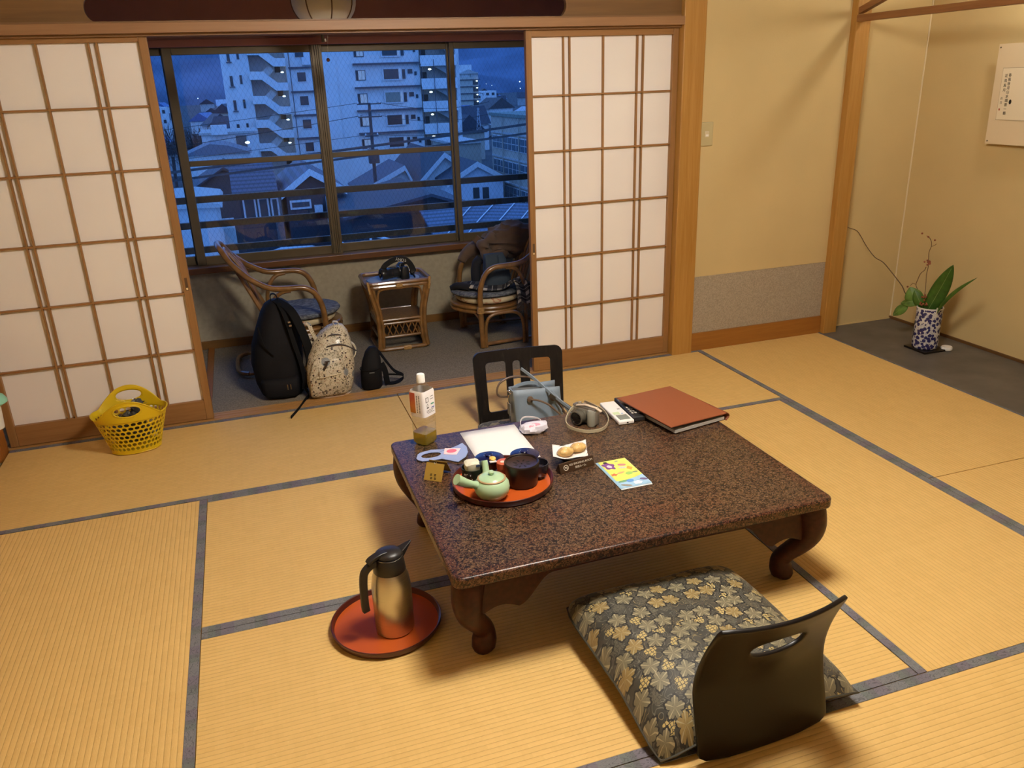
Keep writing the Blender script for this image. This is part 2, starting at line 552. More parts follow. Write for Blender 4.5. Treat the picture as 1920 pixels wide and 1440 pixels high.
# carved board above the rails with a long round-ended slot
bd = MB()
cx, cz, hw, hh = -1.848, 1.848, 1.052, .056
bd.box(-3.6, -.172, .005, .03, 1.904, 2.42)
bd.box(-3.6, cx - hw, .005, .03, 1.79, 1.904)
bd.box(cx + hw, -.172, .005, .03, 1.79, 1.904)
for s in (-1, 1):
    for q in (-1, 1):
        n = 10
        arc = [(cx + s * (hw - hh + hh * sin(pi / 2 * i / n)), cz + q * hh * cos(pi / 2 * i / n)) for i in range(n + 1)]
        pl = arc + [(cx + s * hw, cz + q * hh)]
        if s * q > 0: pl = pl[::-1]
        bd.prism(pl, .005, .03, 'xz')
wall('wall_slotted_board', bd, BOARD)
# alcove lintel and its small brace
wall('trim_9', MB().box(.862, .905, -1.86, -.04, 1.752, 1.786), WY, bevel=.003)
wall('trim_10', MB().prism([(-.03, 1.786), (-.9, 2.05), (-.9, 2.085), (-.03, 1.818)][::-1], .868, .90, 'yz'), WY)
# left wall wood: post and low rail
wall('trim_11', MB().box(-3.62, -3.585, -.09, .005, -.02, 2.42), WYL, bevel=.003)
wall('trim_12', MB().box(-3.62, -3.588, -4.4, -.09, 0, .35), WYL, bevel=.003)

# ------------------------------------------------------------------ shoji doors
def shoji(name, x0, x1, y, stile, vbars, hz, ztop, handle_side):
    root = struct(name, (x0, y, 0))
    d0, d1 = y - .015, y + .015
    MB().box(x0, x0 + stile, d0, d1, .006, 1.757).build('stile', WZD, root, bevel=.002)
    MB().box(x1 - stile, x1, d0, d1, .006, 1.757).build('stile', WZD, root, bevel=.002)
    MB().box(x0 + stile, x1 - stile, d0 + .002, d1, .006, .105).build('bottom_rail', WXS, root, bevel=.002)
    MB().box(x0 + stile, x1 - stile, d0 + .002, d1, ztop, 1.757).build('top_rail', WXS, root, bevel=.002)
    w = .0075
    xs = [x0 + stile] + vbars + [x1 - stile]
    zs = [.105] + sorted(hz) + [ztop]
    for x in vbars:
        MB().box(x - w / 2, x + w / 2, d0 + .004, y + .006, .105, ztop).build('muntin', WZD, root)
    for z in hz:
        MB().box(x0 + stile, x1 - stile, d0 + .0045, y + .006, z - w / 2, z + w / 2).build('muntin', WXS, root)
    for a, b in zip(xs, xs[1:]):
        for c, d in zip(zs, zs[1:]):
            MB().box(a - .002, b + .002, y + .006, y + .0075, c - .002, d + .002).build('paper_pane', PAPER, root)
    hx = x0 + stile / 2 if handle_side < 0 else x1 - stile / 2
    MB().box(hx - .006, hx + .006, d0 - .0006, d0 + .004, .655, .715).build('finger_pull', plain('pull_dark', (.10, .05, .02), .5), root)
    MB().box(hx - .004, hx + .004, d0 - .001, d0 + .004, .658, .668).build('finger_pull', plain('pull_light', (.75, .55, .28), .5), root)
    return root
shoji('door_1', -3.578, -2.685, .033, .034, [-3.315, -3.286, -3.107, -2.912, -2.88], [1.468, 1.206, .911, .640, .362], 1.722, 1)
shoji('door_2', -1.002, -.174, .033, .030, [-.805, -.772, -.591, -.403, -.370], [1.442, 1.175, .901, .631, .354], 1.711, -1)

# ------------------------------------------------------------------ windows (four bronze sashes)
def sash(name, x0, x1, y, rail, glass, st=.03):
    r = struct(name, (x0, y, .5))
    zb, zt = .522, 1.757
    MB().box(x0, x0 + st, y - .014, y + .014, zb, zt).build('stile', BRONZE, r, bevel=.003)
    MB().box(x1 - st, x1, y - .014, y + .014, zb, zt).build('stile', BRONZE, r, bevel=.003)
    MB().box(x0 + st, x1 - st, y - .012, y + .012, zb, .576).build('bottom_rail', BRONZE, r, bevel=.003)
    MB().box(x0 + st, x1 - st, y - .012, y + .012, 1.716, zt).build('top_rail', BRONZE, r, bevel=.003)
    if rail:
        MB().box(x0 + st, x1 - st, y - .012, y + .012, 1.108, 1.140).build('middle_rail', BRONZE, r, bevel=.003)
        zz = ((.576, 1.108), (1.140, 1.716))
    else:
        zz = ((.576, 1.716),)
    for a, b in zz:
        MB().box(x0 + st, x1 - st, y - .0005, y + .0005, a, b).build('pane', glass, r)
    return r
sash('window_1', -3.56, -2.69, 1.335, False, GLASSW, .034)
sash('window_2', -2.715, -1.853, 1.295, True, GLASSW, .050)
sash('window_3', -1.893, -1.02, 1.335, True, GLASSW, .050)
sash('window_4', -1.06, -.02, 1.295, False, GLASSW, .030)
# grooved bronze covers along the meeting stiles, outer frame
g = MB()
for a in (-1.878, -1.866, -1.854): g.box(a, a + .008, 1.262, 1.285, .515, 1.757)
g.box(-1.894, -1.836, 1.27, 1.282, .515, 1.757)
wall('trim_13', g, BRONZE, bevel=.001)
g = MB()
g.box(-3.6, 0, 1.272, 1.36, 1.757, 1.80); g.box(-3.6, 0, 1.272, 1.36, .50, .522)
wall('trim_14', g, BRONZE)

# ------------------------------------------------------------------ room lamps
SHADE = plain('lamp_diffuser', (.9, .85, .75), .6, emit=LAMP_COL, es=LAMP_STRENGTH)
ft = plain('lamp_wood', (.35, .18, .06), .5)
t = thing('ceiling_lamp', 'round flat ceiling lamp with a glowing white diffuser over the low table', 'lamp', (-1.38, -2.25, 2.4))
MB().lathe([(0, 2.05), (.22, 2.05), (.24, 2.065), (.24, 2.3), (0, 2.3)], 40, (-1.38, -2.25, 0)).build('diffuser', SHADE, t, True)
MB().lathe([(.10, 2.30), (.27, 2.30), (.27, 2.335), (.10, 2.335)], 40, (-1.38, -2.25, 0)).build('lamp_rim', ft, t)
MB().lathe([(0, 2.335), (.09, 2.335), (.09, 2.4), (0, 2.4)], 24, (-1.38, -2.25, 0)).build('mount', ft, t)
t = thing('alcove_lamp', 'round bulb lamp under the alcove ceiling behind the lintel', 'lamp', (1.16, -1.0, 2.2))
MB().ball((1.16, -.95, 2.10), .045, 20, 12).build('bulb', plain('alcove_bulb', (.9, .9, .85), .5, emit=(1, .95, .85), es=LAMP_STRENGTH * ALCOVE_STRENGTH / 4.6), t, True)
MB().lathe([(.0, 2.148), (.03, 2.148), (.05, 2.20), (.05, 2.4), (0, 2.4)], 24, (1.16, -.95, 0)).build('housing', plain('lamp_housing', (.7, .68, .62), .5), t, bevel=.004)

# light switch on the wall by the post
t = thing('light_switch', 'beige light switch plate on the wall beside the wood post', 'switch', (0, 0, 1.215))
MB().box(-.038, .038, -.009, 0, 1.155, 1.277).build('plate', plain('switch_plate', (.50, .42, .22), .45), t, bevel=.004)
MB().box(-.013, .013, -.012, -.008, 1.20, 1.232).build('rocker', plain('switch_rocker', (.62, .54, .36), .4), t, bevel=.002)
MB().box(-.008, .008, -.0128, -.011, 1.205, 1.215).build('indicator', plain('switch_mark', (.85, .82, .75), .4), t)
# ------------------------------------------------------------------ low lacquer table
def lacquer_material():
    m, nt, b = M0('mottled_lacquer')
    t = nd(nt, 'ShaderNodeTexCoord')
    v = t.outputs['Object']
    w1 = noi(nt, v, 118, .7, .5, 1.3)
    w2 = noi(nt, v, 200, .6, .5, .9)
    big = noi(nt, v, 5, 3, .5)
    sp = nd(nt, 'ShaderNodeSeparateXYZ', {0: v})
    ex = mth(nt, 'DIVIDE', mth(nt, 'ABSOLUTE', mth(nt, 'ADD', sp.outputs[0], 1.428)), .592)
    ey = mth(nt, 'DIVIDE', mth(nt, 'ABSOLUTE', mth(nt, 'ADD', sp.outputs[1], 1.737)), .463)
    edge = mth(nt, 'MAXIMUM', ex, ey)
    base = ramp(nt, big, [(.3, (.088, .048, .026)), (.55, (.10, .051, .025)), (.72, (.115, .043, .020))])
    base = mixc(nt, ramp(nt, edge, [(.9, (0, 0, 0)), (.985, (1, 1, 1))]), base, (.095, .030, .016))
    c = mixc(nt, ramp(nt, w1, [(.43, (1, 1, 1)), (.47, (0, 0, 0))]), base, (.010, .005, .0035))
    c = mixc(nt, ramp(nt, w1, [(.56, (0, 0, 0)), (.61, (.75, .75, .75)), (.66, (0, 0, 0))]), c, (.26, .17, .085))
    c = mixc(nt, ramp(nt, w2, [(.58, (0, 0, 0)), (.63, (.85, .85, .85))]), c, (.018, .009, .006))
    nt.links.new(c, b.inputs['Base Color'])
    b.inputs['Roughness'].default_value = .33
    b.inputs['Specular IOR Level'].default_value = .5
    bump(nt, b, w1, .08, .002)
    return m
LAC = lacquer_material()
TX0, TX1, TY0, TY1, TZ = -2.02, -.836, -2.2, -1.274, .31
t = thing('low_table', 'low mottled brown lacquer table with curved legs in the middle of the room', 'table', (-1.428, -1.737, 0))
MB().prism(rrect(-1.428, -1.737, .592, .463, .028, 5), .277, TZ, 'xy').build('tabletop', LAC, t, True, bevel=.006)
LEGM = plain('leg_lacquer', (.050, .014, .008), .45, var=.35, vscale=60, spec=.25)
for sx in (-1, 1):
    for sy in (-1, 1):
        cx, cy = -1.428 + sx * .592, -1.737 + sy * .463
        mb = MB()
        pr = [(.278, .052, .048), (.25, .046, .046), (.21, .041, .043), (.17, .045, .038), (.13, .062, .032), (.095, .084, .029), (.065, .098, .030), (.035, .097, .036), (.012, .092, .034), (.001, .092, .022)]
        pts = smoothpts([(cx - sx * d, cy - sy * d, z) for z, d, r in pr], 3)
        rr = []
        for i in range(len(pts)):
            k = min(i / 3, len(pr) - 1); a = int(k); f = k - a
            rr.append(pr[a][2] * (1 - f) + pr[min(a + 1, len(pr) - 1)][2] * f)
        mb.tube(pts, rr, 14)
        mb.build('leg', LEGM, t, True, ang=60)
def apron_poly(L):
    a = [(0, .278), (0, .165)]
    for i in range(9):
        q = i / 8; a.append((.03 + .10 * q, .165 + .008 * sin(q * pi) * 2 + .0 * q))
    for i in range(1, 9):
        q = i / 8; a.append((.13 + .10 * q, .165 + .085 * (q * q * (3 - 2 * q))))
    a.append((L / 2, .256))
    return a + [(L - x, z) for x, z in a[::-1]]
for sy in (-1, 1):
    y = -1.737 + sy * .418
    x0 = TX0 + .055; L = TX1 - .055 - x0
    MB().prism([(x0 + x, z) for x, z in apron_poly(L)], y - .012, y + .012, 'xz').build('apron', LEGM, t)
for sx in (-1, 1):
    x = -1.428 + sx * .547
    y0 = TY0 + .055; L = TY1 - .055 - y0
    MB().prism([(y0 + q, z) for q, z in apron_poly(L)], x - .012, x + .012, 'yz').build('apron', LEGM, t)

# ------------------------------------------------------------------ legless chairs and floor cushions
BLK = plain('black_lacquer', (.007, .005, .004), .36, spec=.35)
def _dark_grain():
    m, nt, b = M0('dark_grained_wood')
    v = coords(nt, (70, 70, 4))
    f = noi(nt, v, 1.5, 4, .6, .3)
    nt.links.new(ramp(nt, f, [(.4, (.008, .006, .005)), (.62, (.014, .010, .008)), (.72, (.05, .04, .03))]), b.inputs['Base Color'])
    b.inputs['Roughness'].default_value = .34
    return m
t = thing('legless_chair', 'glossy black legless chair with one oval grip slot, in front of the table', 'chair', (-1.397, -2.675, 0), .035)
def outline(n=64):
    # closed outline sampled by angle order, bottom rounded, waisted, flaring top corners
    pts = []
    def hw(z):
        q = z / .415
        return .183 - .013 * max(0, (q - .5) / .5)
    N = 14
    for i in range(N + 1): z = .03 + (.40 - .03) * i / N; pts.append((hw(z), z))
    pts.append((hw(.41) - .004, .411))
    for i in range(1, N): q = 1 - 2 * i / N; pts.append((q * .166, .414 - .004 * (1 - q * q)))
    pts.append((-hw(.41) + .004, .411))
    for i in range(N + 1): z = .40 - (.40 - .03) * i / N; pts.append((-hw(z), z))
    for a in (.35, .8): pts.append((-.183 + .03 * a * a, .03 - .026 * a))
    for i in range(1, 6): pts.append((-.155 + .31 * i / 6, .002))
    for a in (.8, .35): pts.append((.183 - .03 * a * a, .03 - .026 * a))
    return pts
ol = outline()
hc = (.004, .312)
inner = []
for x, z in ol:
    a = atan2((z - hc[1]) / 1.0, (x - hc[0]) / 1.0)
    ax, az = .074, .030
    ca, sa = cos(a), sin(a)
    r = 1 / ((abs(ca) / ax) ** 2.5 + (abs(sa) / az) ** 2.5) ** .4
    inner.append((hc[0] + r * ca, hc[1] + r * sa))
def backmap(x, z):
    q = z / .415
    z *= .965
    if z < .2: f = z / .2; p = .036 * f * f * (3 - 2 * f)
    else: f = (z - .2) / .2; p = .036 - .066 * f ** 1.6
    d = -(.008 + .026 * min(1, q * 1.1)) * (1 - (x / .185) ** 2) + p
    return Vector((x + .004, d, z))
MB().annulus(ol, inner, backmap, 9).build('backrest', BLK, t, True, local=True, solid=.011, bevel=.003, off=0, ang=50)
MB().prism(rrect(0, .20, .178, .165, .03), .002, .014).build('seat_board', BLK, t, True, local=True, bevel=.003)

def brocade_material():
    m, nt, b = M0('grape_leaf_brocade')
    uv = nd(nt, 'ShaderNodeUVMap', uv_map='UVMap').outputs[0]
    wob = nd(nt, 'ShaderNodeTexNoise', {'Vector': uv, 'Scale': 6.0, 'Detail': 2.0}).outputs['Color']
    def leafset(scale, off, rnd, R, lobes):
        v = nd(nt, 'ShaderNodeMapping', {0: uv, 'Location': off, 'Scale': (scale, scale, 1)}).outputs[0]
        vo = nd(nt, 'ShaderNodeTexVoronoi', {'Vector': v, 'Scale': 1.0, 'Randomness': rnd}, voronoi_dimensions='2D')
        d = nd(nt, 'ShaderNodeVectorMath', {0: v, 1: vo.outputs['Position']}, operation='SUBTRACT').outputs[0]
        s = nd(nt, 'ShaderNodeSeparateXYZ', {0: d})
        cs = nd(nt, 'ShaderNodeSeparateColor', {0: vo.outputs['Color']})
        ang = mth(nt, 'ADD', mth(nt, 'ARCTAN2', s.outputs[1], s.outputs[0]), mth(nt, 'MULTIPLY', cs.outputs[0], 6.28))
        lobe = mth(nt, 'ABSOLUTE', mth(nt, 'COSINE', mth(nt, 'MULTIPLY', ang, lobes / 2)))
        jag = mth(nt, 'ADD', mth(nt, 'MULTIPLY', mth(nt, 'ABSOLUTE', mth(nt, 'COSINE', mth(nt, 'MULTIPLY', ang, lobes * 1.5))), .12), .92)
        rad = mth(nt, 'MULTIPLY', mth(nt, 'MULTIPLY', mth(nt, 'ADD', mth(nt, 'MULTIPLY', mth(nt, 'POWER', lobe, .75), .45), .55), jag), R)
        q = mth(nt, 'DIVIDE', vo.outputs['Distance'], rad)
        return q, lobe, cs
    q, lobe, cs = leafset(9.5, (0, 0, 0), .5, .46, 5)
    leaf = mth(nt, 'LESS_THAN', q, .92)
    rim = mth(nt, 'MULTIPLY', mth(nt, 'LESS_THAN', q, 1.12), mth(nt, 'GREATER_THAN', q, .92))
    vein = mth(nt, 'GREATER_THAN', lobe, .985)
    g, gl, gc = leafset(9.5, (.5, .45, 0), .5, .36, 3)
    grape_area = mth(nt, 'LESS_THAN', g, .85)
    gv = nd(nt, 'ShaderNodeTexVoronoi', {'Vector': uv, 'Scale': 62.0, 'Randomness': .35}, voronoi_dimensions='2D', feature='DISTANCE_TO_EDGE')
    grape = mth(nt, 'MULTIPLY', grape_area, mth(nt, 'GREATER_THAN', gv.outputs[0], .10))
    vine = noi(nt, uv, 11, 1, .4, 1.6)
    vl = mth(nt, 'LESS_THAN', mth(nt, 'ABSOLUTE', mth(nt, 'SUBTRACT', mth(nt, 'FRACT', mth(nt, 'MULTIPLY', vine, 9)), .5)), .07)
    vgold = ramp(nt, noi(nt, uv, 9, 1), [(.52, (0, 0, 0)), (.56, (1, 1, 1))])
    base = ramp(nt, noi(nt, uv, 14, 3), [(.35, (.036, .034, .026)), (.65, (.06, .056, .042))])
    c = mixc(nt, vl, base, mixc(nt, vgold, (.15, .145, .11), (.22, .17, .075)))
    sheen = noi(nt, uv, 120, 2)
    gold = mixc(nt, sheen, (.20, .135, .042), (.37, .265, .095))
    grey = mixc(nt, sheen, (.135, .12, .072), (.235, .205, .122))
    c = mixc(nt, grape, c, mixc(nt, mth(nt, 'GREATER_THAN', gc.outputs[1], .45), (.50, .38, .14), (.10, .09, .06)))
    c = mixc(nt, rim, c, (.014, .013, .011))
    lc = mixc(nt, mth(nt, 'GREATER_THAN', cs.outputs[1], .66), grey, gold)
    lc = mixc(nt, vein, lc, (.40, .34, .20))
    c = mixc(nt, leaf, c, lc)
    nt.links.new(c, b.inputs['Base Color'])
    b.inputs['Roughness'].default_value = .6
    b.inputs['Sheen Weight'].default_value = .15
    bump(nt, b, mth(nt, 'ADD', leaf, mth(nt, 'MULTIPLY', sheen, .3)), .25, .002)
    return m
BROC = brocade_material()
def cushion(hx, hy, seam, top, foldback):
    def base(u, v):
        pin = 1 - .055 * (1 - abs(v) ** 2.2)
        pin2 = 1 - .055 * (1 - abs(u) ** 2.2)
        k = 1 - (0 if (u > 0 and v < 0) else .075) * abs(u * v) ** 5; return u * hx * pin * k, v * hy * pin2 * k
    def seamz(u, v):
        e = max(abs(u), abs(v)) ** 6
        z = seam
        f = max(0, -v - .2) / .8
        z += -foldback * (f ** 1.5) * max(0, -u) ** 1.5
        z += .02 * max(0, u * -1) * max(0, v) - .02 * max(0, u) * max(0, -v)
        return z
    def thick(u, v):
        return max(0, (1 - abs(u) ** 3.4)) ** .42 * max(0, (1 - abs(v) ** 3.4)) ** .42
    def wr(x, y):
        return .0035 * noise.noise(Vector((x * 14, y * 14, 1))) + .003 * noise.noise(Vector((x * 34, y * 8, 3)))
    def top_f(a, b):
        u, v = a * 2 - 1, b * 2 - 1
        x, y = base(u, v); th = thick(u, v)
        return Vector((x, y, seamz(u, v) + th * top + wr(x, y) * th))
    def bot_f(a, b):
        u, v = a * 2 - 1, b * 2 - 1
        x, y = base(u, v); th = thick(u, v)
        return Vector((x, y, max(.012, seamz(u, v) - th * (seam - .014) * 1.3)))
    mb = MB()
    mb.grid(top_f, 40, 40, uv=True)
    n0 = len(mb.v)
    mb.grid(bot_f, 40, 40, uv=True)
    for i in range(n0, len(mb.v)):
        pass
    nf = len(mb.f) // 2
    mb.f[nf:] = [f[::-1] for f in mb.f[nf:]]
    return mb
mb = cushion(.288, .288, .056, .098, .05)
cu = mb.build('floor_cushion', BROC, None, True, ang=80)
tag(cu, 'large floor cushion with grape leaf brocade on the nearer legless chair', 'cushion')
cu.location = (-1.398, -2.375, .004); cu.rotation_euler = (0, 0, .035)
mb = MB(); 
def edge_pt(s):
    s = s % 4; k = int(s); f = s - k
    u, v = [(-1 + 2 * f, -1), (1, -1 + 2 * f), (1 - 2 * f, 1), (-1, 1 - 2 * f)][k]
    pin = 1 - .055 * (1 - abs(v) ** 2.2); pin2 = 1 - .055 * (1 - abs(u) ** 2.2)
    f2 = max(0, -v - .2) / .8
    z = .056 - .05 * f2 ** 1.5 * max(0, -u) ** 1.5 + .02 * max(0, -u) * max(0, v) - .02 * max(0, u) * max(0, -v)
    k = 1 - (0 if (u > 0 and v < 0) else .075) * abs(u * v) ** 5; return (u * .288 * pin * k, v * .288 * pin2 * k, z)
mb.tube([edge_pt(i / 12) for i in range(48)], .0035, 6, closed=True)
pp = mb.build('piping', plain('cushion_piping', (.05, .045, .03), .6), None, True)
pp.parent = cu
cu2 = copy_tree(cu)
cu2['label'] = 'floor cushion mostly hidden under the far edge of the low table'
cu2.location = (-1.27, -.945, .004); cu2.rotation_euler = (0, 0, -.06); cu2.scale = (1, 1, .5)

# the chair beyond the table: backrest with three openings
GR = _dark_grain()
t = thing('legless_chair', 'black legless chair with three upright openings in its back, beyond the table', 'chair', (-1.285, -.585, 0), -.10)
W = .215
def bm2(x, z):
    q = z / .345
    return Vector((x * (1 - .04 * (1 - q)), .018 * (1 - (x / W) ** 2) * 1.0 + .05 * q - .01, z))
mb = MB()
cols = [(-1, -.385, -.78, -.34 - .0), (-.385, .07, 0, 0), (.07, 1, 0, 0)]
cells = [(-W, -.044, -.160, -.060), (-.044, .034, -.027, .011), (.034, W, .056, .157)]
z0, z1 = .0, .345
for i, (xa, xb, ha, hb) in enumerate(cells):
    hz0, hz1 = .055, .292 - (.0 if i != 1 else .004)
    inn = rrect((ha + hb) / 2, (hz0 + hz1) / 2, (hb - ha) / 2, (hz1 - hz0) / 2, .016, 5)
    out = []
    r = .035
    for k, (x, z) in enumerate(inn):
        q = k // 6; f = (k % 6) / 5
        cxn = [(xb, z1), (xa, z1), (xa, z0), (xb, z0)][q]
        rounded = (q == 0 and i == 2) or (q == 1 and i == 0)
        if rounded:
            a = radians(q * 90 + 90 * f)
            sgn = 1 if q == 0 else -1
            out.append((cxn[0] - sgn * r + r * cos(a), cxn[1] - r + r * sin(a)))
        else:
            # walk round the square corner
            d = .02
            e0 = [(0, -d), (d, 0), (0, d), (-d, 0)][q]; e1 = [(-d, 0), (0, -d), (d, 0), (0, d)][q]
            w0 = max(0, 1 - 2 * f); w1 = max(0, 2 * f - 1)
            out.append((cxn[0] + e0[0] * w0 + e1[0] * w1, cxn[1] + e0[1] * w0 + e1[1] * w1))
    mb.annulus(out, inn, bm2, 3)
bm_v = {}
mb.build('backrest', GR, t, False, local=True, solid=.014, off=0)
MB().prism(rrect(0, -.18, .20, .19, .03), .002, .016).build('seat_board', GR, t, True, local=True, bevel=.003)

# ------------------------------------------------------------------ handbag on the far chair
BAG = plain('blue_leather', (.25, .315, .39), .42, var=.05, vscale=20, bmp=.12, bscale=300)
BAGD = plain('grey_leather', (.16, .17, .175), .5)
BRN = plain('taupe_leather', (.16, .105, .07), .45)
STEEL = plain('polished_steel', (.75, .74, .72), .2, 1)
t = thing('handbag', 'pale blue leather handbag with taupe handles on the far legless chair', 'handbag', (-1.30, -.80, .105))
def bagfn(p, a):
    q = (p.z - .105) / .17
    return Vector((p.x - .015 * q, p.y, p.z - .012 * q * (p.x + 1.29) / .11))
MB().loft([(.108, -1.29, -.80, .10, .040), (.112, -1.29, -.80, .107, .048), (.18, -1.29, -.808, .109, .042), (.262, -1.29, -.820, .107, .026), (.274, -1.29, -.822, .106, .024)], 40, 9, fn=bagfn).build('body', BAG, t, True, ang=50)
MB().loft([(.255, -1.29, -.82, .098, .018), (.2765, -1.29, -.822, .100, .019)], 32, 9, fn=bagfn).build('lining', BAGD, t)
# front panel seam flap standing slightly proud
MB().grid(lambda a, b: Vector((-1.397 + .212 * a - .014 * b, -.8535 - .003 * sin(a * pi) + .004 * b, .106 + .180 * b - .012 * (a - .5) * b)), 8, 6).build('front_panel', BAG, t, True, solid=.004)
MB().grid(lambda a, b: Vector((-1.397 + .212 * a - .014 * b, -.7465 - .046 * b, .112 + .176 * b)), 8, 6).build('rear_panel', BAG, t, True, solid=.004)
mb = MB().box(-1.422, -1.417, -.832, -.797, .17, .225)
o = mb.build('zip_tag', BAGD, t, bevel=.002)
MB().tube([(-1.417, -.815, .262), (-1.423, -.816, .245), (-1.420, -.816, .222)], .003, 6).build('zip_pull', STEEL, t, True)
mb = MB()
for dy in (-.015, 0, .015): mb.ball((-1.405, -.80 + dy, .268), (.010, .006, .006), 10, 6)
mb.build('zip', STEEL, t, True)
mb = MB().lathe([(0, 0), (.013, 0), (.013, .008), (.006, .011), (0, .011)], 20, M=frame((-1.338, -.857, .246), (1, 0, 0), (0, 0, 1)))
mb.build('grommet', BRN, t, True)
mb = MB().lathe([(0, 0), (.013, 0), (.013, .008), (.006, .011), (0, .011)], 20, M=frame((-1.235, -.857, .236), (1, 0, 0), (0, 0, 1)))
mb.build('grommet', BRN, t, True)
MB().tube(smoothpts([(-1.336, -.868, .246), (-1.31, -.885, .245), (-1.27, -.90, .225), (-1.235, -.91, .19), (-1.205, -.912, .158), (-1.188, -.90, .150), (-1.188, -.885, .165), (-1.205, -.872, .20), (-1.232, -.866, .236)], 4), .0045, 8).build('handle', BRN, t, True)
MB().tube(smoothpts([(-1.40, -.742, .225), (-1.44, -.75, .235), (-1.455, -.76, .262), (-1.44, -.76, .30), (-1.39, -.755, .318), (-1.33, -.75, .31), (-1.28, -.745, .29), (-1.235, -.742, .24)], 4), .0045, 8).build('handle', BRN, t, True)
MB().tube(smoothpts([(-1.335, -.74, .345), (-1.30, -.79, .316), (-1.26, -.86, .275), (-1.215, -.94, .235), (-1.17, -1.0, .20), (-1.14, -1.04, .165), (-1.13, -1.06, .13)], 4), 0, flat=(.012, .005)).build('shoulder_strap', BAG, t)
MB().tube(smoothpts([(-1.40, -.80, .282), (-1.36, -.80, .296), (-1.30, -.81, .298), (-1.25, -.84, .272), (-1.21, -.89, .225), (-1.185, -.94, .185), (-1.165, -.97, .150), (-1.15, -.98, .12)], 4), 0, flat=(.014, .004)).build('shoulder_strap', BAG, t)
MB().tube(smoothpts([(-1.255, -.875, .258), (-1.20, -.955, .222), (-1.155, -1.02, .185)], 3), 0, flat=(.019, .006)).build('strap_slider', plain('slider_gunmetal', (.12, .11, .10), .35, .8), t)

t.location = Vector(t.location) + Vector((-.020, -.070, 0))

# ------------------------------------------------------------------ things on the table
Z = TZ
# tea bottle
PLA = bpy.data.materials.new('clear_plastic'); PLA.use_nodes = True
def film(m, tint, f0, body=None):
    nt = m.node_tree; nt.nodes.clear()
    out = nd(nt, 'ShaderNodeOutputMaterial')
    lw = nd(nt, 'ShaderNodeLayerWeight', {0: .5})
    f = mth(nt, 'ADD', mth(nt, 'MULTIPLY', mth(nt, 'POWER', lw.outputs['Facing'], 3), .5), f0)
    mx = nd(nt, 'ShaderNodeMixShader', {0: f, 1: nd(nt, 'ShaderNodeBsdfTransparent', {0: tint}).outputs[0], 2: nd(nt, 'ShaderNodeBsdfGlossy', {'Color': (1, 1, 1), 'Roughness': .08}).outputs[0]})
    last = mx.outputs[0]
    if body:
        tl = nd(nt, 'ShaderNodeBsdfTranslucent', {0: body}).outputs[0]; df = nd(nt, 'ShaderNodeBsdfDiffuse', {0: body}).outputs[0]
        last = nd(nt, 'ShaderNodeMixShader', {0: .42, 1: last, 2: nd(nt, 'ShaderNodeAddShader', {0: tl, 1: df}).outputs[0]}).outputs[0]
    nt.links.new(last, out.inputs[0])
film(PLA, (.93, .93, .92), .06)
TEA = bpy.data.materials.new('green_tea'); TEA.use_nodes = True
film(TEA, (.86, .77, .28), .015, (.30, .24, .03))
t = thing('tea_bottle', 'square plastic bottle with a little green tea and a white cap on the table', 'bottle', (-1.898, -1.325, Z))
BM = Matrix.Translation((-1.898, -1.325, Z)) @ Matrix.Rotation(radians(38), 4, 'Z')
def sq(z, r, ex): return (z, 0, 0, r, r)
MB().loft([sq(.001, .026, 4), sq(.004, .030, 4), sq(.012, .0335, 4), sq(.10, .0335, 4), sq(.104, .032, 4), sq(.110, .0335, 4), sq(.195, .0335, 4), sq(.205, .031, 4)], 36, 6, cap=False, M=BM).loft([(.205, 0, 0, .031, .031), (.222, 0, 0, .021, .021), (.232, 0, 0, .0145, .0145), (.240, 0, 0, .0135, .0135)], 36, 2.6, cap=False, M=BM).build('shell', PLA, t, True, ang=60)
MB().loft([sq(.003, .027, 4), sq(.012, .0325, 4), sq(.047, .0325, 4)], 36, 6, M=BM).build('tea', TEA, t, True, ang=50)
MB().lathe([(0, .262), (.0125, .262), (.0145, .259), (.0152, .234), (.0152, .232), (0, .232)], 28, M=BM).build('cap', plain('white_cap', (.85, .83, .78), .45), t, True)
LAB = plain('label_film', (.84, .80, .78), .35)
MB().loft([(.112, 0, 0, .0343, .0343), (.198, 0, 0, .0343, .0343), (.207, 0, 0, .0316, .0316)], 36, 6, cap=False, M=BM).build('label', LAB, t, True, ang=60)
INK = plain('ink_grey', (.12, .11, .11), .6)
mb = MB()
yf = -.0348
# right-hand printed face (local -y): outline boxes, recycling triangle, lines of print
for (x0, x1, z0_, z1_) in ((-.022, -.008, .182, .184), (-.022, -.008, .166, .168), (-.022, -.020, .166, .184), (-.010, -.008, .166, .184),
                       (.004, .018, .182, .184), (.004, .018, .172, .174), (-.02, .02, .134, .1355), (-.02, .012, .129, .1303), (-.016, .02, .124, .1253), (-.018, -.008, .143, .148)):
    mb.box(x0, x1, yf, yf + .001, z0_, z1_, M=BM)
tri = [(-.014 + .0055 * cos(radians(90 + 120 * i)), .155 + .0055 * sin(radians(90 + 120 * i))) for i in range(3)]
mb.tube([BM @ Vector((x, yf, z)) for x, z in tri], .0007, 4, closed=True)
mb.build('print', INK, t)
mb = MB()
mb.box(.004, .020, yf, yf + .001, .152, .157, M=BM)
mb.build('print', plain('ink_green', (.10, .32, .2), .6), t)
mb = MB().box(.006, .021, yf, yf + .001, .139, .142, M=BM)
mb.build('print', plain('ink_blue', (.04, .06, .3), .6), t)
xf = -.0348
mb = MB().box(xf, xf + .001, .004, .028, .125, .20, M=BM)
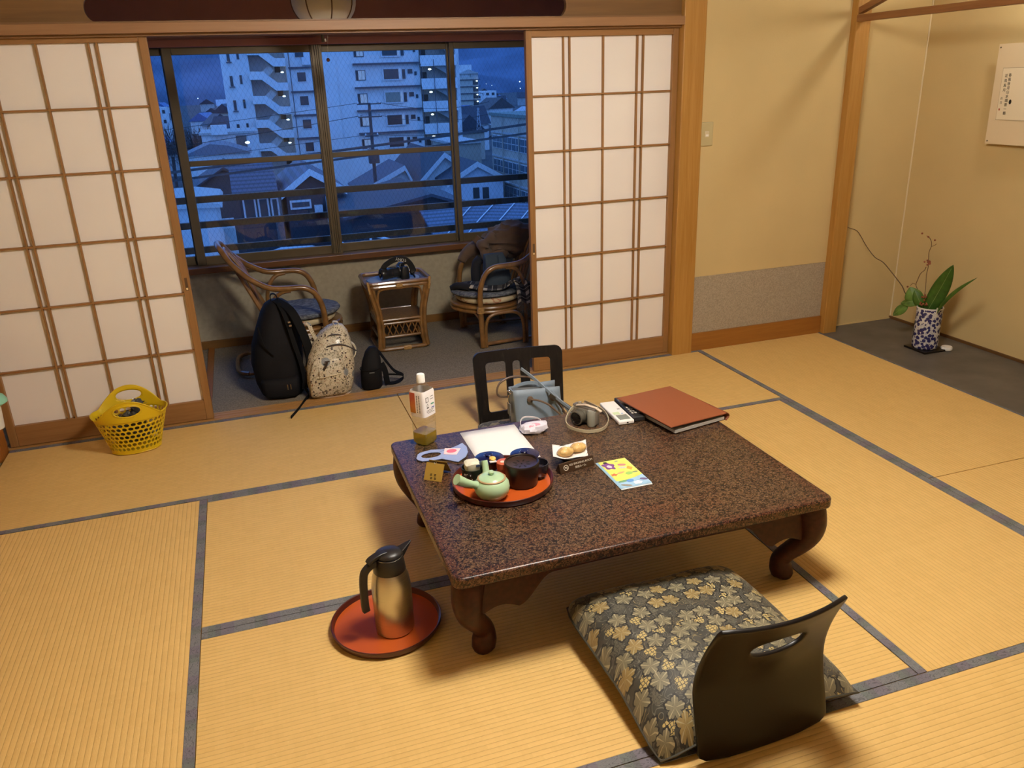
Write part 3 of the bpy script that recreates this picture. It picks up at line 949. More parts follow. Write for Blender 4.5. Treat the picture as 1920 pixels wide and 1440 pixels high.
def orange_mat():
    m, nt, b = M0('label_orange')
    v = coords(nt)
    sp = nd(nt, 'ShaderNodeSeparateXYZ', {0: v})
    f = mth(nt, 'DIVIDE', mth(nt, 'SUBTRACT', sp.outputs[2], .435), .075)
    nt.links.new(ramp(nt, mth(nt, 'ADD', f, mth(nt, 'MULTIPLY', noi(nt, v, 70, 2), .4)), [(.2, (.45, .18, .02)), (.55, (.62, .2, .04)), (.9, (.5, .10, .06))]), b.inputs['Base Color'])
    return m
mb.build('print', orange_mat(), t)
mb = MB()
random.seed(4)
for col_y in (-.004, -.014):
    for i in range(11):
        z = .19 - i * .006
        mb.box(xf, xf + .0008, col_y - .0025, col_y + .0018, z - .0016, z + .0018, M=BM)
mb.build('print', INK, t)

# sheet of paper
def lettersheet():
    m, nt, b = M0('printed_sheet')
    b.inputs['Base Color'].default_value = (.86, .84, .82, 1)
    b.inputs['Roughness'].default_value = .8
    return m
PM = Matrix.Translation((-1.66, -1.4465, Z)) @ Matrix.Rotation(radians(-.8), 4, 'Z')
o = MB().grid(lambda a, b: PM @ Vector((-.105 + .21 * a, -.1485 + .297 * b, .0012 + .0015 * (a * (1 - a) * b))), 6, 6).build('paper_sheet', lettersheet(), None, True, solid=.0006)
tag(o, 'blank looking white sheet of paper lying behind the tea tray', 'paper')

# blue cloth mask with pink print
MASK = plain('blue_mask_cloth', (.30, .38, .66), .85, bmp=.1, bscale=500)
PINK = plain('pink_print', (.85, .42, .46), .8)
mo = [(-1.959, -1.453), (-1.948, -1.425), (-1.937, -1.414), (-1.896, -1.405), (-1.851, -1.419), (-1.822, -1.418), (-1.781, -1.4), (-1.775, -1.438), (-1.782, -1.478), (-1.798, -1.51), (-1.833, -1.537), (-1.842, -1.524), (-1.879, -1.488), (-1.915, -1.489), (-1.945, -1.482), (-1.956, -1.470)]
hc = (-1.906, -1.447)
mo2 = []
for i in range(len(mo)):
    a, b = Vector(mo[i]), Vector(mo[(i + 1) % len(mo)])
    mo2 += [tuple(a), tuple(a.lerp(b, .5))]
hole = []
for x, y in mo2:
    a = atan2(y - hc[1], x - hc[0])
    r = 1 / sqrt((cos(a - .32 * 0) / .035) ** 2 + (sin(a) / .021) ** 2)
    hole.append((hc[0] + r * cos(a), hc[1] + r * sin(a)))
o = MB().annulus(mo2, hole, lambda x, y: Vector((x, y, Z + .003 + .004 * max(0, min(1, (x + 1.87) / .09)))), 3).build('face_mask', MASK, None, solid=.002)
tag(o, 'flat pale blue face mask with one ear loop and a pink print on the table', 'face mask')
q = MB().prism([(-1.850, -1.419), (-1.798, -1.441), (-1.824, -1.483), (-1.864, -1.461)], Z + .004, Z + .0085).build('print_panel', plain('pale_pink', (.86, .66, .68), .8), None); q.parent = o
q = MB().lathe([(0, 0), (.0155, 0), (.0155, .0092), (0, .0092)], 20, (-1.833, -1.450, Z), sx=1.15, sy=.9).build('print', plain('rose_print', (.86, .16, .25), .8), None); q.parent = o
# folded white mask behind the paper
o = MB().ball((-1.503, -1.387, Z + .016), (.056, .036, .016), 18, 8, fn=lambda p: (1 + .30 * noise.noise(p * 2.1) + .10 * noise.noise(p * 7)) / max(abs(p.x), abs(p.y * 1.0), .75) * .86).build('face_mask', plain('white_mask_cloth', (.72, .68, .76), .85, var=.06, vscale=90, bmp=.2, bscale=90), None, True)
tag(o, 'crumpled white face mask with a pink print lying behind the paper sheet', 'face mask')
q = MB().tube(smoothpts([(-1.545, -1.375, Z + .018), (-1.545, -1.35, Z + .024), (-1.522, -1.312, Z + .028), (-1.492, -1.31, Z + .026), (-1.467, -1.33, Z + .022), (-1.462, -1.372, Z + .016)], 4), 0, flat=(.006, .002)).build('ear_loop', plain('loop_white', (.75, .70, .72), .8), None); q.parent = o
q = MB().ball((-1.505, -1.397, Z + .026), (.026, .016, .009), 14, 7).build('print', plain('pink_blot', (.85, .35, .45), .8), None, True); q.parent = o
# gold room tag
GM = frame((-1.934, -1.617, Z + .0245), (.775, -.632, 0), (.0177, .0217, .045))
t = thing('room_tag', 'small square gold tag propped up with two lines of dark characters at the table corner', 'tag', (-1.925, -1.60, Z))
MB().box(-.032, .032, -.029, .029, -.002, .0015, M=GM).build('plate', plain('gold_plate', (.42, .27, .05), .4, .35), t, bevel=.001)
MB().box(-.032, .032, -.026, .029, -.002, .0, M=frame((-1.905, -1.581, Z + .0245), (.775, -.632, 0), (-.0177, -.0217, .045))).build('back_leg', plain('gold_back', (.36, .23, .05), .45, .3), t)
MB().tube([GM @ Vector(p) for p in ((.0, .024, .003), (.005, .033, .003), (-.005, .033, .003))], .0008, 5, closed=True).build('ring', STEEL, t)
mb = MB()
for (x, y) in ((-.008, -.010), (.006, -.010), (-.006, -.021), (.008, -.021)):
    for k in range(3): mb.box(x - .004, x + .004, y - .003 + k * .0028, y - .0018 + k * .0028, .0015, .0019, M=GM)
    mb.box(x - .0006, x + .0006, y - .0035, y + .0035, .0015, .0019, M=GM)
mb.build('characters', plain('dark_ink', (.04, .025, .01), .6), t)

# ---- tea tray and its contents
VERM = plain('vermilion_lacquer', (.50, .088, .014), .28, coat=.15)
DRED = plain('dark_red_lacquer', (.075, .013, .008), .3, coat=.2)
t = thing('round_tray', 'vermilion lacquer tray with a dark rim holding the tea set on the table', 'tray', (-1.737, -1.733, Z))
MB().lathe([(0, .003), (.146, .003), (.1515, .004), (.1525, .0065), (0, .0065)], 56, (-1.737, -1.733, Z)).build('base', VERM, t, True)
MB().lathe([(.146, .0), (.156, .0), (.161, .008), (.163, .022), (.1615, .0235), (.159, .022), (.155, .010), (.1515, .0055)], 56, (-1.737, -1.733, Z)).build('rim', DRED, t, True)
ZT = Z + .0068
CEL = plain('celadon_glaze', (.40, .58, .36), .3, var=.1, vscale=14, coat=.25)
def celadon():
    m, nt, b = M0('celadon_body')
    v = coords(nt)
    sp = nd(nt, 'ShaderNodeSeparateXYZ', {0: v})
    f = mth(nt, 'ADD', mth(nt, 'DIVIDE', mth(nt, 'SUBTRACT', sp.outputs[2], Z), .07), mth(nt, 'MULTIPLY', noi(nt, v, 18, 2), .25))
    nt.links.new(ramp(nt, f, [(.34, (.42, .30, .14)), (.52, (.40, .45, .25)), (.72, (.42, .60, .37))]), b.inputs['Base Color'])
    b.inputs['Roughness'].default_value = .3
    b.inputs['Coat Weight'].default_value = .2
    return m
t = thing('teapot', 'pale green side-handled teapot at the front of the vermilion tray', 'teapot', (-1.797, -1.815, ZT))
c = (-1.797, -1.815, ZT)
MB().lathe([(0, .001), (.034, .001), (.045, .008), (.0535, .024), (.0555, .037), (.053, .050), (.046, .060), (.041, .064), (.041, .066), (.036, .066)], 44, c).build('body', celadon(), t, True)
MB().lathe([(.0395, .0635), (.0435, .0635), (.0440, .066), (.0405, .0685), (.038, .067)], 44, c).build('rim', plain('unglazed_rim', (.42, .27, .13), .6), t, True)
MB().lathe([(.0405, .0665), (.036, .071), (.022, .0755), (.006, .0765), (.0055, .0775), (.009, .082), (.009, .086), (.006, .089), (0, .0895)], 40, c).build('lid', CEL, t, True)
hp = [(-1.838, -1.818, ZT + .046), (-1.858, -1.822, ZT + .058), (-1.878, -1.826, ZT + .068), (-1.898, -1.831, ZT + .082), (-1.911, -1.834, ZT + .091)]
MB().tube(smoothpts(hp, 3), [.013 if i < 3 else .0105 + .0065 * ((i - 3) / 9) for i in range(13)], 16).build('handle', CEL, t, True, ang=60)
MB().tube(smoothpts([(-1.797, -1.768, ZT + .040), (-1.796, -1.752, ZT + .054), (-1.795, -1.742, ZT + .076), (-1.795, -1.736, ZT + .088)], 3), [.016, .0145, .013, .012, .011, .0105, .010, .0098, .0095, .0092], 14).build('spout', CEL, t, True)
DKB = plain('dark_brown_lacquer', (.016, .008, .006), .32, coat=.1)
t = thing('lidded_jar', 'dark brown cylindrical jar with a slotted sunken lid beside the teapot', 'jar', (-1.682, -1.765, ZT))
c = (-1.682, -1.765, ZT)
MB().lathe([(0, .0005), (.046, .0005), (.0495, .003), (.0535, .045), (.0555, .071), (.0555, .076), (.0535, .0785), (.050, .0765), (.049, .072)], 44, c).build('body', DKB, t, True)
mb = MB()
sl = []
LIDM = plain('jar_lid_brown', (.035, .018, .014), .35)
MB().lathe([(0, .068), (.015, .0685), (.040, .0705), (.049, .073), (.049, .069), (0, .064)], 44, c).build('lid', LIDM, t, True)
mb = MB()
for i in range(8):
    a = 2 * pi * i / 8 + .2
    mb.ball((c[0] + .0225 * cos(a), c[1] + .0225 * sin(a), ZT + .0693), (.0085, .0027, .0009), 10, 6, M=Matrix.Translation((c[0] + .0225 * cos(a), c[1] + .0225 * sin(a), 0)) @ Matrix.Rotation(a, 4, 'Z') @ Matrix.Translation((-(c[0] + .0225 * cos(a)), -(c[1] + .0225 * sin(a)), 0)))
mb.ball((c[0], c[1], ZT + .069), (.003, .003, .0012), 10, 6)
mb.build('slot', plain('slot_black', (.002, .002, .002), .8), t, True)
# lidded tea bowls at the back of the tray
NAVY = plain('navy_lacquer', (.009, .008, .050), .25, coat=.1)
GOLD = plain('gold_fleck', (.60, .48, .28), .35, .6)
def tea_bowl(x, y, label):
    t = thing('lidded_tea_cup', label, 'tea cup', (x, y, ZT))
    MB().lathe([(0, .0), (.019, .0), (.019, .006), (.028, .016), (.034, .034), (.035, .049), (.032, .049), (.0, .047)], 32, (0, 0, 0)).build('cup', DKB, t, True, local=True)
    MB().lathe([(0, .0545), (.030, .0535), (.044, .0515), (.048, .0505), (.048, .049), (.0, .049)], 40, (0, 0, 0)).build('lid', NAVY, t, True, local=True)
    MB().lathe([(0, .0605), (.011, .0605), (.0125, .059), (.010, .054), (0, .054)], 20, (0, .006, 0)).build('knob', NAVY, t, True, local=True)
    mb = MB()
    for i in range(6): mb.ball((.014 * cos(i * 1.05), .012 + .012 * sin(i * 1.05), .0555), (.0015, .0015, .0008), 6, 4)
    mb.build('gold_dots', GOLD, t, True, local=True)
tea_bowl(-1.754, -1.648, 'tea cup with a navy lid carrying a yellow sweet, back of the tray')
tea_bowl(-1.638, -1.667, 'tea cup with a navy lid behind the slotted dark jar')
# wrapped yellow sweet leaning on the left navy lid
t = thing('wrapped_sweet', 'small yellow wrapped sweet lying on the left navy cup lid', 'sweet', (-1.752, -1.676, ZT + .055))
MB().ball((-1.752, -1.678, ZT + .060), (.011, .014, .006), 14, 8, fn=lambda p: 1 + .25 * noise.noise(p * 2.3)).build('filling', plain('yellow_sweet', (.78, .52, .12), .4), t, True)
MB().prism([(-1.766, -1.698), (-1.742, -1.700), (-1.744, -1.688), (-1.766, -1.687)], ZT + .0555, ZT + .0575).build('wrapper_end', plain('clear_wrap', (.70, .68, .70), .25), t)
MB().prism([(-1.757, -1.667), (-1.752, -1.650), (-1.748, -1.667)], ZT + .0555, ZT + .0575).build('wrapper_end', plain('clear_wrap2', (.74, .66, .5), .25), t)
# dark cup with a white wrapped towel
t = thing('tea_cup', 'dark green tea cup dotted with white flecks, left on the tray behind the handle', 'tea cup', (-1.828, -1.712, ZT))
DG = plain('dark_green_glaze', (.014, .020, .013), .3, coat=.2)
MB().lathe([(0, .0005), (.026, .0005), (.032, .006), (.0355, .03), (.0365, .062), (.034, .062), (.033, .03), (0, .02)], 36, (-1.828, -1.712, ZT)).build('cup', DG, t, True)
mb = MB()
random.seed(8)
for i in range(46):
    a = random.uniform(pi, 2 * pi); z = random.uniform(.012, .05)
    r = .0318 + .0045 * min(1, z / .045)
    M = Matrix.Translation((-1.828 + r * cos(a), -1.712 + r * sin(a), ZT + z)) @ Matrix.Rotation(a, 4, 'Z') @ Matrix.Rotation(random.choice((-.6, .6)), 4, 'X')
    mb.ball((0, 0, 0), (.0008, .0008, .0026), 6, 4, M=M)
mb.build('fleck', plain('white_fleck', (.62, .62, .58), .4), t)
t = thing('wrapped_towel', 'white wrapped hand towel bundle sitting in the dark green tea cup', 'towel', (-1.828, -1.712, ZT + .05))
MB().loft([(ZT + .045, -1.83, -1.712, .020, .018), (ZT + .060, -1.83, -1.712, .025, .023), (ZT + .076, -1.83, -1.712, .024, .022), (ZT + .082, -1.83, -1.712, .017, .015)], 18, 3, fn=lambda p, a: p * 1 + Vector((0, 0, .003 * sin(a * 3)))).build('towel', plain('cream_towel', (.70, .66, .52), .7), t, True)
MB().ball((-1.800, -1.722, ZT + .069), (.011, .012, .012), 12, 8).build('foil_twist', plain('blue_foil', (.09, .13, .17), .25, .5), t, True)
MB().box(-1.823, -1.810, -1.737, -1.733, ZT + .069, ZT + .076).build('print', plain('blue_ink', (.03, .05, .12), .5), t)
# orange-red tin
t = thing('tea_tin', 'small orange red patterned tin between the teapot and the dark jar', 'tin', (-1.722, -1.706, ZT))
def tinmat():
    m, nt, b = M0('tin_paper')
    v = coords(nt)
    vo = nd(nt, 'ShaderNodeTexVoronoi', {'Vector': v, 'Scale': 75.0, 'Randomness': .7})
    nt.links.new(ramp(nt, vo.outputs['Distance'], [(.22, (.72, .40, .28)), (.34, (.55, .11, .05)), (.8, (.45, .085, .045))]), b.inputs['Base Color'])
    b.inputs['Roughness'].default_value = .5
    return m
tm = tinmat()
MB().lathe([(0, 0), (.0235, 0), (.0235, .042), (0, .042)], 32, (-1.722, -1.706, ZT)).build('tin', tm, t, True)
MB().lathe([(.0238, .037), (.0245, .0375), (.0245, .056), (.022, .058), (0, .058)], 32, (-1.722, -1.706, ZT)).build('lid', plain('tin_lid', (.62, .14, .065), .5), t, True)
MB().lathe([(0, .0587), (.0075, .0587), (.0075, .058), (0, .058)], 16, (-1.728, -1.709, ZT)).build('print', plain('tin_dot', (.82, .62, .5), .5), t)
# plain dark cup behind the jar
t = thing('tea_cup', 'plain dark tea cup half hidden to the right of the slotted jar', 'tea cup', (-1.620, -1.745, ZT))
MB().lathe([(0, 0), (.020, 0), (.020, .005), (.027, .012), (.0325, .03), (.034, .052), (.0315, .052), (.030, .03), (0, .014)], 36, (-1.620, -1.745, ZT)).build('cup', plain('slate_glaze', (.02, .018, .026), .25, coat=.3), t, True)

# sweets on a black bowl
t = thing('sweets_bowl', 'shallow black bowl lined with white paper in the middle of the table', 'bowl', (-1.472, -1.655, Z))
MB().lathe([(0, 0), (.028, 0), (.030, .006), (.052, .020), (.060, .030), (.058, .031), (.050, .023), (0, .014)], 36, (-1.472, -1.655, Z)).build('bowl', DKB, t, True)
def pap(a, b):
    u, v = a * 2 - 1, b * 2 - 1
    r = max(abs(u), abs(v))
    x, y = u * .058, v * .052
    q = sqrt(x * x + y * y)
    return Vector((-1.472 + x * 1.02 + y * .35, -1.652 + y - x * .12, Z + .024 + 2.6 * q * q + .004 * u * v + .002 * sin(u * 5) * r))
MB().grid(pap, 12, 12).build('paper_liner', plain('liner_paper', (.84, .79, .76), .8), t, True, solid=.0006)
BUN = plain('bun_crust', (.72, .47, .17), .5, var=.16, vscale=60, coat=.25)
WRAP = bpy.data.materials.new('clear_wrap_film'); WRAP.use_nodes = True
film(WRAP, (.97, .95, .92), .10)
for i, (x, y) in enumerate(((-1.496, -1.672), (-1.444, -1.656))):
    t = thing('sweet_bun', ('left', 'right')[i] + ' one of two small golden buns in the paper lined black bowl', 'sweet bun', (x, y, Z + .03), group=None)
    MB().ball((x, y, Z + .041), (.029, .022, .0155), 18, 10, fn=lambda p: 1 + .05 * noise.noise(p * 4)).build('bun', BUN, t, True)
    MB().loft([(Z + .036, x, y, .033, .024), (Z + .046, x, y, .028, .021), (Z + .0565, x, y, .014, .011)], 16, 2.5, cap=False, fn=lambda p, a: p + Vector((0, 0, .004 * sin(a * 4 + 1)))).build('film_wrapper', WRAP, t, True)

# no smoking sign
t = thing('table_sign', 'dark brown wedge sign reading NO SMOKING ROOM in front of the sweets bowl', 'sign', (-1.48, -1.70, Z))
SM = frame((-1.478, -1.736, Z), (.131, .022, 0), (-.022, .131, 0))
MB().prism([(0, 0), (.034, 0), (.017, .032), (.012, .032)], -.066, .066, 'yz', M=SM).build('wedge', plain('sign_brown', (.045, .020, .008), .4), t, bevel=.001)
TM = SM @ frame((0, .0062, .0166), (1, 0, 0), (0, .351, .936))
WHT = plain('sign_white', (.62, .56, .46), .6)
text('lettering', 'NO SMOKING ROOM', .0093, TM @ Matrix.Translation((.016, .0055, .0004)), WHT, t)
text('lettering', '禁煙ルーム', .0085, TM @ Matrix.Translation((.013, -.0065, .0004)), WHT, t)
mb = MB().tube([TM @ Vector((-.042 + .0085 * cos(2 * pi * i / 24), 0 + .0085 * sin(2 * pi * i / 24), .0004)) for i in range(24)], .0010, 5, closed=True)
mb.tube([TM @ Vector((-.042 - .006, .006, .0004)), TM @ Vector((-.042 + .006, -.006, .0004))], .0008, 5)
mb.box(-.047, -.0385, -.0012, .0012, .0001, .0008, M=TM)
mb.box(-.0375, -.0365, -.0012, .0012, .0001, .0008, M=TM)
mb.tube([TM @ Vector(p) for p in ((-.0375, .002, .0004), (-.0385, .004, .0004), (-.0365, .0055, .0004))], .0005, 4)
mb.build('no_smoking_symbol', WHT, t)

# picture leaflet
t = thing('leaflet', 'yellow and light blue picture leaflet lying on the table by the sign', 'leaflet', (-1.352, -1.815, Z))
FM = Matrix.Translation((-1.352, -1.815, Z + .0016))
MB().box(-.054, .053, -.1005, .098, -.0012, .0, M=FM).build('under_page', plain('leaf_white', (.72, .76, .80), .5), t)
MB().grid(lambda a, b: FM @ Vector((-.0545 + .108 * a, -.096 + .195 * b, .0008 + .002 * a * (1 - b))), 6, 8).build('cover', plain('leaf_blue', (.36, .60, .82), .45), t, True, solid=.0006)
def patch(name, col, pts, h=.0012, c=None):
    def zz(x, y):
        a = (x + .0545) / .108; b = (y + .096) / .195
        return .0008 + .002 * a * (1 - b) + h
    mb = MB()
    cx = sum(p[0] for p in pts) / len(pts); cy = sum(p[1] for p in pts) / len(pts)
    vs = [FM @ Vector((x, y, zz(x, y))) for x, y in pts] + [FM @ Vector((cx, cy, zz(cx, cy)))]
    n = len(pts)
    mb.add(vs, [(i, (i + 1) % n, n) for i in range(n)])
    return mb.build(name, plain('leaf_' + name + '_%02d' % len(bpy.data.materials), col, .5), t)
def ell(cx, cy, rx, ry, a=0, n=16, k=0, amp=0):
    return [(cx + cos(a) * rx * cos(2 * pi * i / n) * (1 + amp * cos(k * 2 * pi * i / n)) - sin(a) * ry * sin(2 * pi * i / n) * (1 + amp * cos(k * 2 * pi * i / n)), cy + sin(a) * rx * cos(2 * pi * i / n) * (1 + amp * cos(k * 2 * pi * i / n)) + cos(a) * ry * sin(2 * pi * i / n) * (1 + amp * cos(k * 2 * pi * i / n))) for i in range(n)]
patch('meadow', (.70, .74, .16), [(-.046, .0975), (.052, .0985), (.053, -.03), (.02, -.042), (-.02, -.05), (-.046, -.046)], .0007)
patch('flower', (.24, .08, .30), ell(-.024, .06, .018, .026, .2, 30, 5, .18), .0010)
patch('flower', (.62, .55, .66), ell(-.024, .055, .008, .011, .2), .0014)
patch('stem', (.03, .03, .03), ell(-.026, .086, .007, .006), .0011)
patch('flower', (.72, .22, .10), ell(-.034, -.004, .010, .008, 0, 30, 5, .25), .0010)
patch('flower', (.80, .42, .08), ell(.034, .024, .009, .012, 0, 30, 4, .2), .0010)
patch('leaf', (.36, .62, .16), ell(.016, -.010, .013, .010, .3), .0010)
patch('flower', (.62, .26, .28), ell(.020, .054, .014, .008, -.3), .0010)
patch('flower', (.78, .40, .20), ell(-.008, .002, .015, .005, .25), .0010)
patch('stone', (.55, .58, .52), ell(.014, .034, .014, .007, -.2), .0010)
patch('stone', (.40, .42, .30), ell(.014, .084, .007, .004, .2), .0010)
patch('hill', (.28, .40, .22), ell(.038, -.008, .010, .005), .0010)
patch('hill', (.20, .44, .24), ell(-.022, -.054, .022, .006, .06), .0011)
patch('lake', (.14, .36, .78), ell(-.004, -.058, .012, .010, .1), .0012)
patch('cloud', (.78, .88, .92), ell(.014, -.078, .014, .011, 0, 30, 5, .1), .0012)
patch('boat', (.20, .18, .36), ell(.041, -.064, .013, .007, -.5), .0012)
patch('boat', (.34, .32, .28), ell(-.028, -.082, .018, .006, -.5), .0012)

# compact camera with its strap
t = thing('compact_camera', 'silver compact camera ringed by its cream strap at the back of the table', 'camera', (-1.297, -1.382, Z))
SIL = plain('camera_silver', (.36, .33, .28), .35, .6)
GRY = plain('camera_grip', (.30, .29, .24), .45, .1)
CM = frame((-1.297, -1.382, Z), (.50, -.866, 0), (.866, .50, 0))   # x along the body, +y towards its back
MB().box(-.054, .054, -.016, .016, .002, .060, M=CM).build('body', SIL, t, bevel=.006, seg=3)
MB().box(-.052, .052, -.014, .014, .058, .068, M=CM).build('top_plate', plain('top_plate_grey', (.22, .2, .19), .35, .5), t, bevel=.004)
MB().lathe([(0, .002), (.015, .002), (.016, .01), (.016, .055), (.013, .0615), (0, .0615)], 24, M=CM @ Matrix.Translation((.037, -.016, 0))).build('grip', GRY, t, True)
mb = MB()
for dx in (-.028, -.006): mb.lathe([(0, .068), (.008, .068), (.008, .073), (.007, .075), (0, .075)], 20, M=CM @ Matrix.Translation((dx, 0, 0)))
mb.build('dial', STEEL, t, True)
LM = CM @ frame((-.008, -.016, .031), (1, 0, 0), (0, 0, 1))
MB().lathe([(0, 0), (.027, 0), (.027, .010), (.025, .011), (.025, .026), (.027, .027), (.027, .034), (.023, .035)], 32, M=LM).build('lens_barrel', plain('lens_grey', (.16, .15, .12), .4, .5), t, True)
MB().lathe([(.023, .0345), (.0205, .031), (0, .033)], 32, M=LM).build('lens_glass', plain('lens_black', (.004, .004, .005), .1, coat=.5), t, True)
STR = plain('cream_strap', (.50, .43, .29), .6)
sp_ = smoothpts([(-1.322, -1.345, Z + .058), (-1.352, -1.36, Z + .045), (-1.382, -1.395, Z + .024), (-1.377, -1.425, Z + .009), (-1.335, -1.478, Z + .008), (-1.272, -1.480, Z + .008), (-1.222, -1.42, Z + .009), (-1.200, -1.33, Z + .009), (-1.212, -1.275, Z + .010), (-1.245, -1.262, Z + .018), (-1.262, -1.30, Z + .045), (-1.262, -1.395, Z + .062), (-1.270, -1.43, Z + .066)], 5)
MB().tube(sp_, 0, flat=(.012, .0025)).build('strap', STR, t)
MB().tube([(-1.325, -1.36, Z + .066), (-1.30, -1.39, Z + .074), (-1.275, -1.425, Z + .070), (-1.262, -1.445, Z + .060)], 0, flat=(.003, .012)).build('strap_end', plain('pale_strap', (.62, .50, .38), .6), t)

# two remote controls
t = thing('remote_control', 'white air conditioner remote with a small grey screen on the table', 'remote control', (-1.162, -1.364, Z))
RM = frame((-1.162, -1.364, Z), (.062, .003, 0), (.0, .2, 0)) @ Matrix.Rotation(radians(-6), 4, 'Z')
MB().box(-.031, .031, -.100, .100, .001, .017, M=RM).build('case', plain('remote_white', (.84, .80, .76), .4), t, bevel=.005, seg=3)
MB().box(-.021, .021, -.086, -.042, .0165, .0178, M=RM).build('screen', plain('lcd_grey', (.20, .22, .19), .3), t, bevel=.0004)
MB().box(-.024, .002, -.036, -.012, .0165, .0175, M=RM).build('sticker', plain('sticker_green', (.60, .72, .45), .5), t)
MB().box(.008, .018, .012, .018, .0165, .0176, M=RM).build('button', plain('btn_grey', (.25, .24, .22), .5), t)
MB().box(.006, .014, -.034, -.026, .0165, .0176, M=RM).build('button', plain('btn_blue', (.25, .42, .66), .5), t)
MB().ball((.004, -.1, .009), (.004, .002, .003), 8, 5, M=RM).build('emitter', plain('emit_black', (.02, .02, .02), .3), t)
t = thing('remote_control', 'black television remote with rows of pale buttons next to the white remote', 'remote control', (-1.108, -1.345, Z))
RM = frame((-1.101, -1.350, Z), (1, 0, 0), (0, 1, 0)) @ Matrix.Rotation(radians(-5), 4, 'Z')
MB().box(-.024, .024, -.105, .105, .001, .020, M=RM).build('case', plain('remote_black', (.03, .028, .027), .35), t, bevel=.004, seg=3)
MB().box(-.019, .019, .035, .085, .0195, .0205, M=RM).build('panel', plain('remote_panel', (.20, .18, .17), .3, .3), t)
mb = MB()
for i in range(4):
    for j in range(3): mb.box(-.017 + j * .0125, -.009 + j * .0125, -.07 + i * .019, -.06 + i * .019, .0195, .0215, M=RM)
mb.build('button', plain('btn_pale', (.60, .56, .50), .4), t, bevel=.001)

# brown menu folder
t = thing('menu_folder', 'large reddish brown leather folder lying at the far right of the table', 'folder', (-.965, -1.43, Z))
FM2 = frame((-.965, -1.432, Z), (.262, .048, 0), (-.04, .3, 0))
FL = plain('folder_leather', (.27, .075, .028), .45, bmp=.1, bscale=250)
FD = plain('folder_dark', (.035, .012, .007), .45)
MB().box(-.096, .128, -.158, .158, .001, .005, M=FM2).build('back_cover', FD, t, bevel=.001)
MB().box(-.114, .118, -.160, .156, .005, .016, M=FM2).build('pages', plain('folder_pages', (.50, .48, .45), .6), t)
MB().grid(lambda a, b: FM2 @ Vector((-.136 + .262 * a, -.163 + .326 * b, .036 - .006 * a + .004 * b)), 6, 6).build('front_cover', FL, t, False, solid=.004, bevel=.0015)
MB().grid(lambda a, b: FM2 @ Vector((-.130 + .25 * a, -.157 + .314 * b, .0305 - .005 * a + .003 * b)), 4, 4).build('inner_board', FD, t, True, solid=.004)
MB().grid(lambda a, b: FM2 @ Vector((.124 + .014 * sin(a * pi), -.163 + .326 * b, .002 + .029 * a)), 8, 2).build('spine', FL, t, True, solid=.003)

# ------------------------------------------------------------------ vacuum flask on its tray, on the floor
t = thing('floor_tray', 'round vermilion lacquer tray on the tatami under the vacuum flask', 'tray', (-2.168, -1.895, 0))
c = (-2.168, -1.895, .002)
MB().lathe([(0, .003), (.150, .003), (.1535, .004), (.1545, .007), (0, .007)], 56, c).build('base', VERM, t, True)
MB().lathe([(.150, 0), (.158, 0), (.163, .008), (.1645, .021), (.163, .0225), (.160, .021), (.156, .010), (.1535, .0055)], 56, c).build('rim', DRED, t, True)
t = thing('vacuum_flask', 'brushed steel vacuum flask with black spout and handle on the floor tray', 'flask', (-2.148, -1.930, .009))
def brushed():
    m, nt, b = M0('brushed_steel')
    v = coords(nt, (3, 3, 500))
    f = noi(nt, v, 2, 2)
    nt.links.new(ramp(nt, f, [(.3, (.56, .53, .47)), (.7, (.68, .65, .58))]), b.inputs['Base Color'])
    b.inputs['Metallic'].default_value = 1
    b.inputs['Roughness'].default_value = .30
    b.inputs['Anisotropic'].default_value = .5
    return m
BLP = plain('black_plastic', (.016, .013, .011), .38)
c = (-2.148, -1.930, .009)
MB().lathe([(0, .001), (.052, .001), (.056, .004), (.0565, .010), (.0575, .10), (.057, .150), (.053, .180), (.046, .203)], 48, c).build('body', brushed(), t, True)
MB().lathe([(.046, .202), (.047, .204), (.045, .225), (.042, .244), (.039, .249), (0, .250)], 40, c).build('collar', BLP, t, True)
MB().ball((c[0] + .002, c[1] + .002, c[2] + .252), (.041, .038, .016), 24, 10, M=None).build('lid', BLP, t, True)
# handle side towards the left of the picture, spout opposite
hd = Vector((-.93, -.30, 0)).normalized()
def hp_(d, z): return (c[0] + hd.x * d, c[1] + hd.y * d, c[2] + z)
MB().tube(smoothpts([hp_(.038, .240), hp_(.060, .236), hp_(.078, .222), hp_(.084, .195), hp_(.086, .16), hp_(.087, .12), hp_(.085, .095)], 4), 0, flat=(.016, .022), up=(-hd.y, hd.x, 0)).build('handle', BLP, t, True, bevel=.005, ang=60)
MB().tube(smoothpts([hp_(.005, .262), hp_(.03, .262), hp_(.055, .255), hp_(.064, .246)], 4), 0, flat=(.024, .010), up=(-hd.y, hd.x, 0)).build('thumb_lever', BLP, t, True, bevel=.004, ang=60)
mb = MB()
S0 = frame(hp_(-.030, .245), -hd, (hd.y, -hd.x, 0))
mb.add([S0 @ Vector(p) for p in ((0, -.020, -.02), (0, .020, -.02), (0, .020, .008), (0, -.020, .008), (.044, -.004, .020), (.044, .004, .020), (.046, .004, .026), (.046, -.004, .026))],
       [(0, 3, 2, 1), (4, 5, 6, 7), (0, 1, 5, 4), (1, 2, 6, 5), (2, 3, 7, 6), (3, 0, 4, 7)])
mb.build('spout', BLP, t, bevel=.003)
MB().lathe([(.0402, .2475), (.0412, .2485), (.0402, .2495)], 40, c).build('lid_ring', plain('ring_steel', (.35, .33, .30), .25, 1), t, True)
